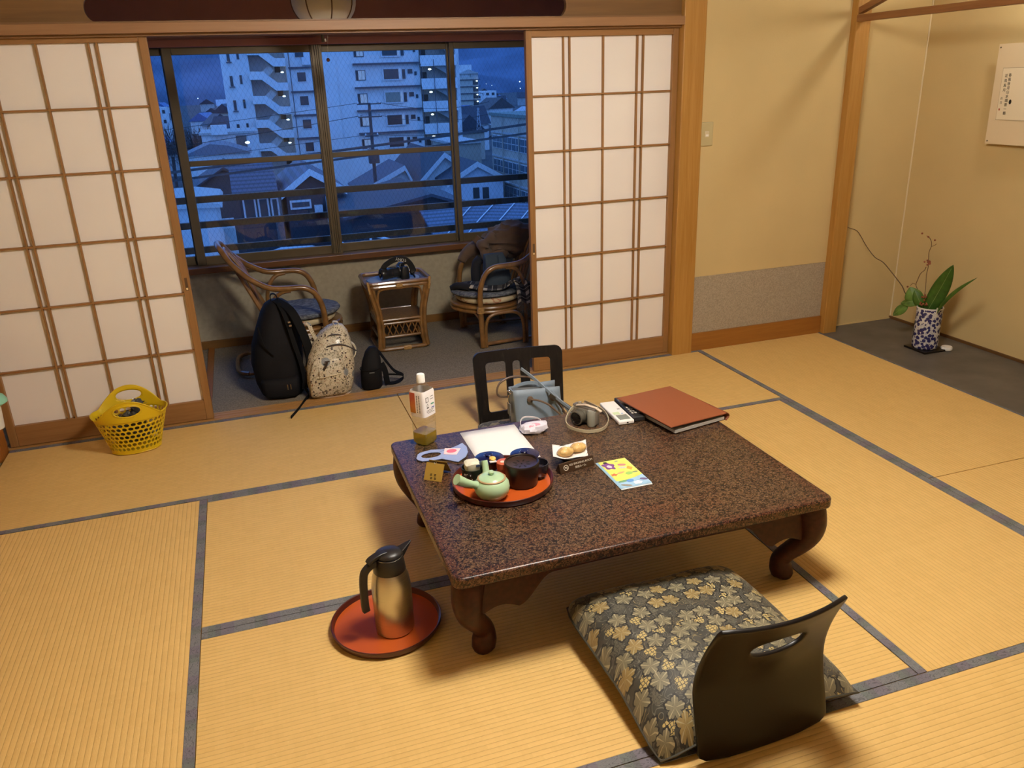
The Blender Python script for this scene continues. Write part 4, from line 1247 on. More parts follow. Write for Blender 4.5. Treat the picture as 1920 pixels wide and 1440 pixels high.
# ------------------------------------------------------------------ rattan armchairs
RAT = plain('varnished_rattan', (.235, .112, .032), .28, var=.30, vscale=22, coat=.3)
RATL = plain('rattan_binding', (.42, .24, .08), .4, var=.25, vscale=90)
def armchair(label, loc, rz):
    t = thing('rattan_armchair', label, 'armchair', loc, rz, None)
    near = [(-0.354, -0.09, 0.71), (-0.318, -0.14, 0.651), (-0.266, -0.18, 0.595), (-0.212, -0.21, 0.549), (-0.124, -0.23, 0.502), (-0.027, -0.24, 0.493), (0.05, -0.24, 0.488), (0.104, -0.24, 0.455), (0.138, -0.24, 0.377), (0.146, -0.24, 0.27), (.143, -.24, .13), (.14, -.24, .003)]
    far = [(x, -y, z) for x, y, z in near]
    pts = near[::-1] + [(-.366, -.045, .724), (-.369, 0, .728), (-.366, .045, .724)] + far
    MB().tube(smoothpts(pts, 4), .0165, 10).build('arm_hoop', RAT, t, True, local=True)
    inn = [(-.155, -.19, .30), (-.20, -.175, .40), (-.265, -.145, .55), (-.315, -.10, .645), (-.338, -.04, .69), (-.342, 0, .698)]
    MB().tube(smoothpts(inn + [(x, -y, z) for x, y, z in inn[::-1][1:]], 4), .0125, 8).build('back_hoop', RAT, t, True, local=True)
    for y in (-.10, -.05, 0, .05, .10):
        MB().tube(smoothpts([(-.155, y * 1.1, .26), (-.20, y, .42), (-.25, y * .9, .57), (-.332 + abs(y) * .35, y * .8, .685 - abs(y) * .3)], 4), .009, 8).build('back_slat', RAT, t, True, local=True)
    for s in (-1, 1):
        MB().tube(smoothpts([(-.145, s * .225, .0), (-.145, s * .228, .28), (-.135, s * .225, .38), (-.11, s * .228, .44), (-.07, s * .235, .474), (-.02, s * .238, .482)], 4), .0125, 8).build('arm_brace', RAT, t, True, local=True)
        MB().tube(smoothpts([(.118, s * .24, .002), (.118, s * .24, .12), (.10, s * .24, .18), (.05, s * .24, .205), (-.06, s * .24, .205), (-.11, s * .24, .17), (-.125, s * .24, .10), (-.125, s * .24, .002)], 4), .0105, 8).build('side_arch', RAT, t, True, local=True)
        MB().tube([(.145, s * .24, .022), (-.30, s * .20, .022)], .011, 8).build('floor_rail', RAT, t, True, local=True)
        mb = MB()
        for k in range(5): mb.tube([(.145 + .019 * cos(a), s * .24 + .019 * sin(a), .222 + k * .008) for a in [2 * pi * i / 14 for i in range(14)]], .004, 5, closed=True)
        o = mb.build('binding', RATL, t, True, local=True); o['kind'] = 'stuff'
    MB().tube(smoothpts([(-.30, -.20, .022), (-.345, -.16, .022), (-.36, -.08, .022), (-.362, 0, .022), (-.36, .08, .022), (-.345, .16, .022), (-.30, .20, .022)], 3), .0135, 8).build('rear_floor_loop', RAT, t, True, local=True)
    MB().tube(smoothpts([(.143, -.24, .17), (.16, -.18, .205), (.18, -.1, .215), (.185, 0, .217), (.18, .1, .215), (.16, .18, .205), (.143, .24, .17)], 4), .0105, 8).build('front_arch', RAT, t, True, local=True)
    def ring(z, r): return [(.02 + (.235 if cos(a) > 0 else .19) * r * cos(a), .225 * r * sin(a), z) for a in [2 * pi * i / 40 for i in range(40)]]
    for z in (.214, .238):
        MB().tube(ring(z, 1), .0115, 8, closed=True).build('seat_ring', RAT, t, True, local=True)
    MB().grid(lambda a, b: Vector((.02 + (.235 if cos(2 * pi * a) > 0 else .19) * b * cos(2 * pi * a), .225 * b * sin(2 * pi * a), .236)), 36, 5, cu=True).build('seat', RAT, t, local=True, solid=.01)
    return t
armchair('rattan armchair on the left of the veranda behind the black backpack', (-2.2, .79, 0), 0)
armchair('rattan armchair on the right of the veranda piled with a coat and scarf', (-.995, .80, 0), pi)
CREAM = None
def creampad():
    m, nt, b = M0('cream_floral_pad')
    v = coords(nt)
    f = noi(nt, v, 16, 2, .5, .5)
    nt.links.new(ramp(nt, f, [(.52, (.58, .47, .28)), (.60, (.40, .12, .06)), (.66, (.55, .42, .24))]), b.inputs['Base Color'])
    b.inputs['Roughness'].default_value = .85
    return m
def knitpad():
    m, nt, b = M0('grey_knit_pad')
    v = coords(nt, (40, 110, 60))
    f = noi(nt, v, 1.0, 3, .6, .4)
    nt.links.new(ramp(nt, f, [(.38, (.055, .058, .070)), (.55, (.16, .165, .175)), (.72, (.27, .27, .26))]), b.inputs['Base Color'])
    b.inputs['Roughness'].default_value = .95
    bump(nt, b, f, .6, .006)
    return m
CREAM = creampad(); KNIT = knitpad()
def pad(name, label, loc, rx, ry, z0, z1, mat, sag=0):
    mb = MB()
    h = z1 - z0
    mb.lathe([(0, z0), (.88, z0), (.97, z0 + h * .2), (1, z0 + h * .5), (.97, z0 + h * .82), (.86, z1), (.5, z1 + .004 - sag), (0, z1 + .005 - sag)], 40, sx=rx, sy=ry)
    # lathe scales the radius, so the profile uses unit radii
    o = mb.build(name, mat, None, True, ang=80)
    o.location = loc
    tag(o, label, 'seat pad')
    return o
pad('seat_cushion', 'cream floral cushion on the left rattan armchair under the knitted pad', (-2.175, .79, 0), .205, .205, .250, .292, CREAM)
pad('knitted_pad', 'grey blue knitted round pad on top of the left armchair cushion', (-2.165, .79, 0), .225, .215, .293, .325, KNIT, .006)
pad('seat_cushion', 'cream floral cushion with red flowers on the right rattan armchair', (-1.02, .80, 0), .205, .205, .250, .292, CREAM)
pad('knitted_pad', 'grey knitted round pad under the scarf on the right armchair', (-1.03, .80, 0), .225, .215, .293, .322, KNIT, .006)

# things heaped on the right armchair
COAT = plain('brown_coat_cloth', (.115, .068, .042), .9, var=.12, vscale=14, bmp=.15, bscale=300, sheen=.1)
def folds(p):
    q = p * 1.7
    r = 1 - abs(noise.noise(Vector((q.x * .7 + q.z * 1.4 + 7.7, q.y + 3.1, q.z * .8 - q.x * .5 + 1.9))))
    return .84 + .24 * r ** 3 + .03 * noise.noise(p * 5 + Vector((9, 2, 4)))
t = thing('coat', 'bunched brown coat thrown over the far arm of the right armchair', 'coat', (-.86, .92, .49))
MB().ball((-.80, .93, .575), (.20, .125, .115), 44, 28, fn=folds).build('coat_body', COAT, t, True, ang=80)
MB().tube(smoothpts([(-.93, .90, .60), (-.985, .89, .585), (-1.015, .89, .55), (-1.0, .885, .515), (-.94, .88, .50), (-.86, .88, .52)], 5), [.035 + .012 * sin(i * .9) for i in range(26)], 14).build('collar_fold', COAT, t, True, ang=80)
MB().tube(smoothpts([(-1.125, 1.02, .445), (-1.10, 1.03, .478), (-1.05, 1.03, .515), (-.99, 1.0, .53), (-.92, .96, .525), (-.85, .93, .53)], 4), [.026, .028, .03, .03, .034, .036, .038, .04, .042, .045, .047, .048, .05, .05, .05, .05, .05, .05, .05, .05, .05], 14).build('sleeve', COAT, t, True, ang=80)
MB().tube(smoothpts([(-1.045, .95, .60), (-1.01, .93, .565), (-.965, .905, .535), (-.91, .88, .508), (-.87, .86, .495)], 4), 0, flat=(.05, .010), up=(.3, -.4, 1)).build('lapel', COAT, t, True)
DEN = plain('slate_blue_cloth', (.035, .050, .068), .85, bmp=.2, bscale=300)
t = thing('folded_garment', 'slate blue folded garment standing on the right armchair under the coat', 'garment', (-.98, .72, .325))
MB().loft([(.327, -.985, .72, .075, .045), (.35, -.98, .72, .085, .055), (.43, -.985, .72, .08, .05), (.50, -.99, .73, .07, .035), (.535, -.995, .735, .062, .02)], 32, 3.5, fn=lambda p, a: p + Vector((0, .012 * noise.noise(p * 14), 0))).build('folded_cloth', DEN, t, True, ang=80)
MB().grid(lambda a, b: Vector((-1.062 + .085 * a, .682 - .012 * sin(b * 3) + .01 * a, .405 + .128 * b)), 5, 8).build('upright_fold', DEN, t, True, solid=.012)
MB().tube(smoothpts([(-1.08, .84, .33), (-1.085, .84, .40), (-1.075, .84, .46), (-1.05, .83, .49)], 4), [.03] * 13, 10).build('dark_fold', plain('navy_cloth', (.012, .012, .018), .9), t, True)
def plaid():
    m, nt, b = M0('plaid_wool')
    uv = nd(nt, 'ShaderNodeUVMap', uv_map='UVMap').outputs[0]
    sp = nd(nt, 'ShaderNodeSeparateXYZ', {0: uv})
    fu = mth(nt, 'FRACT', mth(nt, 'MULTIPLY', sp.outputs[0], 9)); fv = mth(nt, 'FRACT', mth(nt, 'MULTIPLY', sp.outputs[1], 2))
    wu = mth(nt, 'GREATER_THAN', fu, .62); wv = mth(nt, 'GREATER_THAN', fv, .62)
    c = mixc(nt, mth(nt, 'MULTIPLY', mth(nt, 'ADD', wu, wv), .5), (.012, .011, .013), (.09, .085, .085))
    c = mixc(nt, mth(nt, 'MULTIPLY', wu, wv), c, (.46, .41, .34))
    li = mth(nt, 'LESS_THAN', mth(nt, 'ABSOLUTE', mth(nt, 'SUBTRACT', fu, .3)), .03)
    c = mixc(nt, mth(nt, 'MULTIPLY', li, .6), c, (.4, .37, .33))
    nt.links.new(c, b.inputs['Base Color'])
    b.inputs['Roughness'].default_value = .95
    return m
PLD = plaid()
t = thing('scarf', 'black and white plaid scarf with fringes draped over the right armchair seat', 'scarf', (-1.02, .70, .325))
path = smoothpts([(-1.215, .86, .330), (-1.17, .80, .346), (-1.11, .73, .350), (-1.05, .68, .344), (-.97, .645, .348), (-.92, .62, .375), (-.88, .59, .395), (-.86, .562, .36), (-.858, .540, .31), (-.858, .532, .262)], 5)
def sc(a, b):
    k = a * (len(path) - 1); i = min(int(k), len(path) - 2); f = k - i
    p = path[i].lerp(path[i + 1], f)
    d = (path[i + 1] - path[i]).normalized()
    side = d.cross(Vector((0, 0, 1)))
    if side.length < .3 or a > .72: side = Vector((-1, 0, 0)) if a > .72 else side
    side.normalize()
    return p + side * (b - .5) * .11 + Vector((0, 0, .010 * sin(b * 9 + a * 7)))
MB().grid(sc, 45, 9, uv=True).build('cloth', PLD, t, True, solid=.005, off=0)
mb = MB()
random.seed(3)
for i in range(22):
    x = -.915 + .115 * i / 21
    z = .262
    mb.tube([(x, .533, z + .005), (x + random.uniform(-.01, .01), .525, z - .025), (x + random.uniform(-.03, .03), .52, z - random.uniform(.05, .08))], .0013, 4)
o = mb.build('fringe', plain('fringe_wool', (.16, .14, .12), .9), t); o['kind'] = 'stuff'
MB().tube(smoothpts([(-1.235, .83, .322), (-1.225, .79, .345), (-1.195, .75, .350), (-1.16, .715, .345)], 4), [.022] * 13, 10).build('rolled_end', PLD, t, True)

# ------------------------------------------------------------------ small rattan table
t = thing('rattan_side_table', 'small square rattan table with a lattice shelf between the two armchairs', 'side table', (-1.587, .89, 0))
tx, ty = -1.587, .885
def corner(sx, sy, off=0):
    return smoothpts([(tx + sx * (.182 + off), ty + sy * (.140 + off), .395), (tx + sx * (.170 + off), ty + sy * (.135 + off), .345), (tx + sx * (.148 + off), ty + sy * (.132 + off), .25), (tx + sx * (.140 + off), ty + sy * (.135 + off), .15), (tx + sx * (.143 + off), ty + sy * (.142 + off), .06), (tx + sx * (.150 + off), ty + sy * (.146 + off), .012)], 4)
for sx in (-1, 1):
    for sy in (-1, 1):
        mb = MB().tube(corner(sx, sy), .0135, 8)
        p2 = [Vector(p) + Vector((-sx * .022, 0, 0)) for p in corner(sx, sy)]
        mb.tube(p2, .010, 8)
        o = mb.build('leg', RAT, t, True)
def rl(z, hx, hy, r=.03): return [(x, y, z) for x, y in rrect(tx, ty, hx, hy, r, 5)]
for z, hx, hy in ((.420, .192, .148), (.398, .186, .143), (.012, .152, .148)):
    MB().tube(rl(z, hx, hy, .035), .0125, 8, closed=True).build('rim', RAT, t, True)
MB().prism(rrect(tx, ty, .18, .136, .03), .398, .404).build('under_panel', plain('woven_cane', (.20, .10, .035), .5, var=.4, vscale=120), t)
gl = plain('glass_top', (.16, .21, .30), .05, coat=.5)  # blue reflection on the glass is painted into its base colour
MB().prism(rrect(tx, ty, .182, .138, .028), .4045, .409).build('glass_top', gl, t)
MB().prism(rrect(tx, ty, .142, .128, .03), .182, .194).build('shelf', plain('woven_shelf', (.19, .09, .028), .4, var=.5, vscale=110, coat=.2), t)
for z, hx, hy in ((.190, .146, .134), (.168, .143, .132), (.086, .143, .136)):
    MB().tube(rl(z, hx, hy, .03), .0085, 8, closed=True).build('shelf_rim', RAT, t, True)
for sy in (-1, 1):
    MB().tube(smoothpts([(tx - .135, ty + sy * .135, .30), (tx - .128, ty + sy * .137, .36), (tx - .10, ty + sy * .139, .382), (tx, ty + sy * .139, .384), (tx + .10, ty + sy * .139, .382), (tx + .128, ty + sy * .137, .36), (tx + .135, ty + sy * .135, .30)], 4), .007, 8).build('arch', RAT, t, True)
    for k in range(7):
        x = tx - .117 + k * .039
        MB().tube([(x - .016, ty + sy * .134, .090), (x + .016, ty + sy * .136, .164)], .0038, 6).tube([(x + .016, ty + sy * .138, .090), (x - .016, ty + sy * .134, .164)], .0038, 6).build('lattice_cross', RAT, t, True)
for (x, y, z, w, h) in ((tx + .0, ty - .150, .409, .042, .042), (tx + .02, ty - .1545, .012, .05, .028)):
    MB().box(x - w / 2, x + w / 2, y - .008, y + .014, z - h / 2, z + h / 2).build('binding', RATL, t, bevel=.006)
for sx in (-1, 1):
    MB().tube([(tx + sx * .187, ty - .146, .436), (tx + sx * .184, ty - .156, .41), (tx + sx * .178, ty - .150, .365)], .0075, 6).build('corner_binding', RATL, t, True)

o = MB().lathe([(0, .4096), (.98, .4096), (1, .4105), (.98, .4125), (0, .4130)], 48, (tx - .005, ty + .005, 0), sx=.160, sy=.128).build('round_mat', plain('blue_grey_felt', (.30, .355, .42), .95, var=.1, vscale=40), None, True)
tag(o, 'round blue grey mat on the glass top of the rattan side table', 'mat')

# big black camera on the mat
t = thing('black_camera', 'black camera with a long zoom lens and neck strap on the rattan table', 'camera', (-1.60, .87, .4135))
CB = plain('camera_black', (.012, .011, .011), .42)
CG = plain('camera_gloss', (.02, .019, .018), .25)
K = frame((-1.548, .865, .4135), (-.97, -.24, 0), (.24, -.97, 0))  # x towards the lens front, y to the viewer
MB().box(-.028, .012, -.055, .050, .003, .078, M=K).build('body', CB, t, bevel=.010, seg=3)
MB().loft([(.074, -.004, -.004, .022, .022), (.088, -.004, -.004, .018, .018), (.096, -.006, -.004, .012, .014)], 20, 4, M=K).build('viewfinder_hump', CB, t, True)
MB().loft([(.004, -.004, .052, .026, .014), (.06, -.004, .054, .024, .015), (.08, -.004, .052, .018, .012)], 20, 3, M=K).build('grip', CB, t, True)
LM = K @ frame((.010, 0, .042), (0, 1, 0), (0, 0, 1))
MB().lathe([(0, 0), (.036, .0), (.036, .016), (.032, .018), (.032, .050), (.034, .052), (.034, .085), (.0355, .087), (.0355, .118), (.033, .122), (.030, .120)], 32, M=LM).build('lens_barrel', CG, t, True)
MB().lathe([(.0362, .004), (.0368, .006), (.0362, .008)], 32, M=LM).build('mount_ring', STEEL, t, True)
MB().lathe([(.030, .1195), (.024, .112), (0, .113)], 32, M=LM).build('lens_glass', plain('front_element', (.005, .006, .01), .05, coat=.8), t, True)
sp_ = smoothpts([(-1.664, .84, .478), (-1.645, .838, .505), (-1.61, .835, .527), (-1.572, .83, .540), (-1.535, .828, .538), (-1.505, .828, .518), (-1.485, .83, .485), (-1.474, .835, .45), (-1.474, .845, .420)], 5)
NYL = plain('strap_nylon', (.008, .008, .008), .6)
MB().tube(sp_, 0, flat=(.034, .003), up=(0, -.18, 1)).build('neck_strap', NYL, t)
MB().tube(smoothpts([(-1.545, .835, .50), (-1.525, .832, .51), (-1.505, .832, .505), (-1.49, .84, .47), (-1.485, .85, .43)], 4), 0, flat=(.016, .003), up=(0, -.3, 1)).build('neck_strap', NYL, t)
MB().tube(smoothpts([(-1.664, .84, .478), (-1.64, .848, .480), (-1.61, .85, .49), (-1.575, .855, .492)], 4), 0, flat=(.012, .003), up=(0, -.5, 1)).build('strap_end', plain('strap_grey', (.14, .14, .14), .5), t)
a_, b_ = Vector((-1.578, .0, .539)), Vector((-1.512, 0, .523))
for ch, q in zip('SONY', (.88, .60, .33, .08)):
    p = a_.lerp(b_, q)
    zz = -.004 * (1 - (2 * q - 1) ** 2) + .003
    text('lettering', ch, .026, frame((p.x, .8262, p.z + zz + .003), (a_ - b_) + Vector((0, 0, (q - .5) * .018)), (0, .05, -1)), plain('strap_white', (.62, .60, .56), .5), t)
# little black gadget with a ring
t = thing('camera_clip', 'small black clip with a shiny ring lying in front of the big camera', 'clip', (-1.60, .775, .4135))
MB().box(-1.632, -1.588, .782, .800, .4135, .4235).build('clip', CB, t, bevel=.002)
MB().tube([(-1.578 + .012 * cos(a), .777 + .008 * sin(a), .418 + .004 * sin(a)) for a in [2 * pi * i / 16 for i in range(16)]], .0025, 6, closed=True).build('ring', STEEL, t, True)
MB().box(-1.602, -1.572, .764, .772, .4135, .4165).build('fob', plain('brass_fob', (.45, .32, .12), .35, .8), t)

# ------------------------------------------------------------------ bags on the veranda edge
t = thing('black_backpack', 'tall black backpack standing on the veranda carpet at the left', 'backpack', (-2.34, .28, 0))
NB = plain('black_nylon', (.007, .0065, .008), .75, var=.3, vscale=12, bmp=.15, bscale=60, spec=.2)
NB2 = plain('black_nylon_trim', (.004, .004, .005), .8, spec=.2)
def bpf(p, a):
    n = noise.noise(Vector((p.x * 9, p.y * 9, p.z * 6)))
    return p + Vector((.010 * n, .012 * n, 0))
MB().loft([(.001, -2.335, .27, .085, .085), (.012, -2.335, .27, .105, .10), (.08, -2.345, .275, .120, .112), (.18, -2.347, .285, .130, .116), (.28, -2.335, .295, .125, .110), (.37, -2.315, .305, .110, .095), (.44, -2.31, .31, .082, .075), (.48, -2.31, .315, .058, .055), (.497, -2.31, .315, .035, .03)], 36, 2.8, fn=bpf).build('body', NB, t, True, ang=80)
MB().loft([(.012, -2.345, .185, .085, .03), (.03, -2.345, .18, .095, .04), (.10, -2.345, .185, .098, .04), (.115, -2.345, .19, .09, .03)], 24, 3.5, fn=bpf).build('lower_pocket', NB, t, True, ang=80)
MB().tube(smoothpts([(-2.42, .175, .40), (-2.40, .168, .30), (-2.36, .165, .24)], 4), .004, 6).build('pocket_zip', NB2, t, True)
MB().tube(smoothpts([(-2.315, .30, .498), (-2.25, .21, .46), (-2.215, .175, .38), (-2.19, .165, .28), (-2.185, .17, .18), (-2.20, .165, .10), (-2.22, .17, .045)], 5), 0, flat=(.045, .012), up=(1, .35, .2)).build('shoulder_strap', NB2, t, True, bevel=.003)
MB().tube(smoothpts([(-2.30, .25, .49), (-2.275, .19, .42), (-2.255, .172, .30), (-2.235, .165, .2), (-2.225, .165, .1), (-2.235, .165, .04)], 5), 0, flat=(.022, .008), up=(1, .2, .2)).build('shoulder_strap', NB2, t, True)
MB().tube(smoothpts([(-2.335, .30, .485), (-2.335, .295, .525), (-2.32, .29, .535), (-2.305, .29, .52), (-2.30, .295, .487)], 4), 0, flat=(.018, .005), up=(0, 1, .0)).build('grab_loop', NB2, t, True)
MB().tube(smoothpts([(-2.225, .165, .04), (-2.215, .14, .012), (-2.24, .08, .0085), (-2.275, -.01, .0048), (-2.325, -.125, .0042)], 5), 0, flat=(.020, .003)).build('webbing_end', NB2, t)
for dx in (0, .016):
    MB().tube([(-2.315 + dx, .140, .085), (-2.315 + dx, .138, .058)], .003, 5).build('zip_pull', plain('zip_brass', (.22, .17, .10), .4, .7), t)
MB().box(-2.270, -2.258, .158, .166, .405, .412).build('strap_buckle', plain('buckle_tan', (.30, .20, .10), .4), t)
MB().box(-2.266, -2.254, .153, .161, .388, .395).build('strap_buckle', plain('buckle_tan2', (.30, .20, .10), .4), t)

def floral():
    m, nt, b = M0('floral_print')
    v = coords(nt)
    def dots(scale, thr, off):
        vv = nd(nt, 'ShaderNodeVectorMath', {0: v, 1: off}, operation='ADD').outputs[0]
        vo = nd(nt, 'ShaderNodeTexVoronoi', {'Vector': vv, 'Scale': scale, 'Randomness': .9})
        return vo.outputs['Distance'], vo.outputs['Color']
    base = ramp(nt, noi(nt, v, 14, 2), [(.35, (.50, .43, .31)), (.65, (.62, .55, .41))])
    d2, c2 = dots(20, 0, (.3, .1, .2))
    leafn = noi(nt, v, 75, 2, .6, 1.2)
    leaf = mth(nt, 'MULTIPLY', mth(nt, 'LESS_THAN', leafn, .43), mth(nt, 'LESS_THAN', d2, .9))
    c = mixc(nt, mth(nt, 'MULTIPLY', leaf, .85), base, (.13, .10, .045))
    c = mixc(nt, mth(nt, 'GREATER_THAN', leafn, .655), c, (.22, .09, .04))
    d1, c1 = dots(58, 0, (0, 0, 0))
    s1 = nd(nt, 'ShaderNodeSeparateColor', {0: c1})
    c = mixc(nt, mth(nt, 'MULTIPLY', mth(nt, 'LESS_THAN', d1, .27), mth(nt, 'GREATER_THAN', s1.outputs[0], .35)), c, (.030, .010, .010))
    d3, c3 = dots(11, 0, (.17, .4, .13))
    s3 = nd(nt, 'ShaderNodeSeparateColor', {0: c3})
    bl = mth(nt, 'MULTIPLY', mth(nt, 'LESS_THAN', d3, .26), mth(nt, 'GREATER_THAN', s3.outputs[1], .3))
    c = mixc(nt, bl, c, ramp(nt, mth(nt, 'FRACT', mth(nt, 'MULTIPLY', d3, 16)), [(.3, (.14, .155, .17)), (.7, (.27, .28, .28))]))
    nt.links.new(c, b.inputs['Base Color'])
    b.inputs['Roughness'].default_value = .5
    b.inputs['Coat Weight'].default_value = .15
    return m
FLO = floral()
t = thing('floral_backpack', 'cream backpack printed with small flowers next to the black backpack', 'backpack', (-2.09, .17, 0))
def flf(p, a):
    n = noise.noise(Vector((p.x * 11, p.y * 11, p.z * 8)))
    return p + Vector((.007 * n, .008 * n, 0))
MB().loft([(.003, -2.10, .165, .095, .075), (.012, -2.10, .165, .108, .085), (.07, -2.095, .168, .122, .092), (.15, -2.085, .175, .126, .092), (.22, -2.075, .185, .118, .085), (.28, -2.06, .195, .096, .072), (.325, -2.045, .205, .068, .055), (.352, -2.035, .21, .040, .035), (.360, -2.032, .212, .02, .018)], 36, 2.9, fn=flf).build('body', FLO, t, True, ang=80)
MB().loft([(.018, -2.11, .088, .088, .02), (.03, -2.11, .080, .096, .026), (.13, -2.108, .082, .094, .026), (.20, -2.10, .098, .075, .022), (.238, -2.09, .118, .045, .018)], 28, 3, fn=flf).build('front_pocket', FLO, t, True, ang=80)
MB().tube([(-2.165, .054, .128), (-2.10, .051, .132), (-2.045, .056, .136)], .0035, 6).build('pocket_hem', plain('cream_hem', (.66, .57, .40), .7), t)
MB().tube([p for p in [(-2.10 + .104 * math.copysign(abs(cos(a)) ** .7, cos(a)), .165 + .083 * math.copysign(abs(sin(a)) ** .7, sin(a)), .006) for a in [2 * pi * i / 40 for i in range(40)]]], .005, 6, closed=True).build('bottom_piping', plain('pink_piping', (.55, .42, .33), .6), t)
ZP = plain('zip_dark', (.05, .04, .04), .5)
for k, (zt, w, yy) in enumerate(((.318, .055, .148), (.272, .075, .118))):
    MB().tube(smoothpts([(-2.06 - w, yy + .03, zt - .035), (-2.055 - w * .5, yy, zt - .004), (-2.045, yy - .008, zt + .004), (-2.035 + w * .5, yy + .004, zt - .012), (-2.02 + w, yy + .035, zt - .055)], 5), .0035, 6).build('zip', ZP, t, True)
MB().box(-2.122, -2.095, .050, .056, .206, .213).build('leather_tab', plain('brown_tab', (.03, .016, .01), .5), t, bevel=.002)
MB().tube([(-2.108, .050, .208), (-2.118, .048, .185), (-2.132, .048, .168)], 0, flat=(.012, .003), up=(1, 0, .4)).build('leather_tab', plain('brown_tab2', (.03, .016, .01), .5), t)
MB().box(-2.155, -2.118, .046, .051, .125, .168).build('card_holder', FLO, t, bevel=.003)
MB().tube(smoothpts([(-2.035, .20, .352), (-2.045, .19, .374), (-2.035, .185, .380), (-2.02, .19, .372), (-2.02, .20, .352)], 4), 0, flat=(.018, .004), up=(0, 1, 0)).build('grab_loop', plain('loop_white2', (.62, .56, .45), .6), t)
MB().tube(smoothpts([(-2.125, .20, .235), (-2.14, .185, .29), (-2.158, .18, .345), (-2.168, .185, .378), (-2.19, .19, .385), (-2.205, .19, .365), (-2.185, .19, .32), (-2.155, .20, .27)], 5), 0, flat=(.020, .004), up=(1, .3, .2)).build('shoulder_strap', FLO, t)
MB().tube(smoothpts([(-1.985, .19, .27), (-1.955, .17, .25), (-1.945, .16, .22), (-1.955, .15, .195), (-1.975, .14, .18)], 4), 0, flat=(.016, .004), up=(.3, 1, .2)).build('side_strap', plain('strap_cream', (.60, .53, .38), .6), t)

t = thing('lens_pouch', 'small black cylindrical pouch with a loose strap beside the floral backpack', 'pouch', (-1.875, .15, 0))
MB().loft([(.002, -1.882, .15, .048, .045), (.012, -1.882, .15, .056, .052), (.09, -1.878, .152, .056, .052), (.15, -1.870, .158, .049, .046), (.20, -1.862, .165, .036, .034), (.222, -1.858, .168, .020, .018)], 28, 2.4).build('body', NB, t, True, ang=70)
MB().tube([(-1.878 + .057 * cos(a), .152 + .053 * sin(a), .112) for a in [2 * pi * i / 28 for i in range(28)]], .0025, 5, closed=True).build('zip', NB2, t, True)
MB().box(-1.895, -1.868, .096, .1, .098, .103).build('zip_highlight', plain('zip_grey', (.10, .10, .10), .4), t)
MB().tube(smoothpts([(-1.855, .165, .22), (-1.825, .16, .19), (-1.79, .16, .13), (-1.755, .17, .075), (-1.725, .18, .05), (-1.705, .18, .035), (-1.712, .175, .018), (-1.745, .165, .006), (-1.78, .16, .006), (-1.795, .158, .012)], 5), 0, flat=(.022, .004), up=(.3, 1, .4)).build('strap', NB2, t)
MB().tube(smoothpts([(-1.82, .15, .13), (-1.805, .145, .085), (-1.80, .145, .03), (-1.795, .15, .006)], 5), 0, flat=(.030, .005), up=(1, .2, 0)).build('strap', NB2, t)
MB().tube(smoothpts([(-1.79, .15, .062), (-1.755, .155, .055), (-1.715, .175, .04)], 4), 0, flat=(.010, .003)).build('strap', NB2, t)

# ------------------------------------------------------------------ paper lantern hung in the veranda
t = thing('paper_lantern', 'round unlit paper lantern with dark ribs hanging above the veranda', 'lantern', (-1.873, .6, 1.9))
lc = (-1.873, .6, 1.925)
LP = plain('lantern_paper', (.74, .67, .55), .8, var=.05, vscale=6)
RIB = plain('lantern_rib', (.12, .055, .02), .5)
MB().ball(lc, (.162, .162, .135), 40, 20).build('shade', LP, t, True)
for i in range(8):
    a = 2 * pi * i / 8 + radians(-82)
    MB().tube([(lc[0] + .1635 * cos(a) * cos(p), lc[1] + .1635 * sin(a) * cos(p), lc[2] + .1365 * sin(p)) for p in [radians(-80 + 10 * k) for k in range(17)]], .0032, 6).build('rib', RIB, t, True)
MB().lathe([(0, 1.783), (.05, 1.783), (.06, 1.79), (.05, 1.80), (0, 1.80)], 32, (lc[0], lc[1], 0)).build('bottom_disc', RIB, t, True)
MB().tube([(lc[0], lc[1], 2.05), (lc[0], lc[1], 2.16)], .008, 8).build('hanger', RIB, t)
MB().tube([(lc[0] - .02, lc[1], 1.785), (lc[0] - .022, lc[1], 1.735)], .007, 8).build('switch_stem', plain('stem_bronze', (.06, .04, .02), .4, .5), t)
MB().tube([(lc[0] - .012, lc[1] - .01, 1.75), (lc[0] - .009, lc[1] - .01, 1.737)], .004, 6).build('switch_tip', plain('tip_cream', (.6, .5, .38), .5), t)
MB().tube([(lc[0] + .006, lc[1], 1.785), (lc[0] - .006, lc[1], 1.655)], .0008, 5).build('pull_cord', plain('cord_beige', (.45, .35, .24), .7), t)
MB().ball((lc[0] - .006, lc[1], 1.65), .0095, 14, 9).build('pull_ball', plain('ball_brown', (.22, .085, .04), .35), t, True)

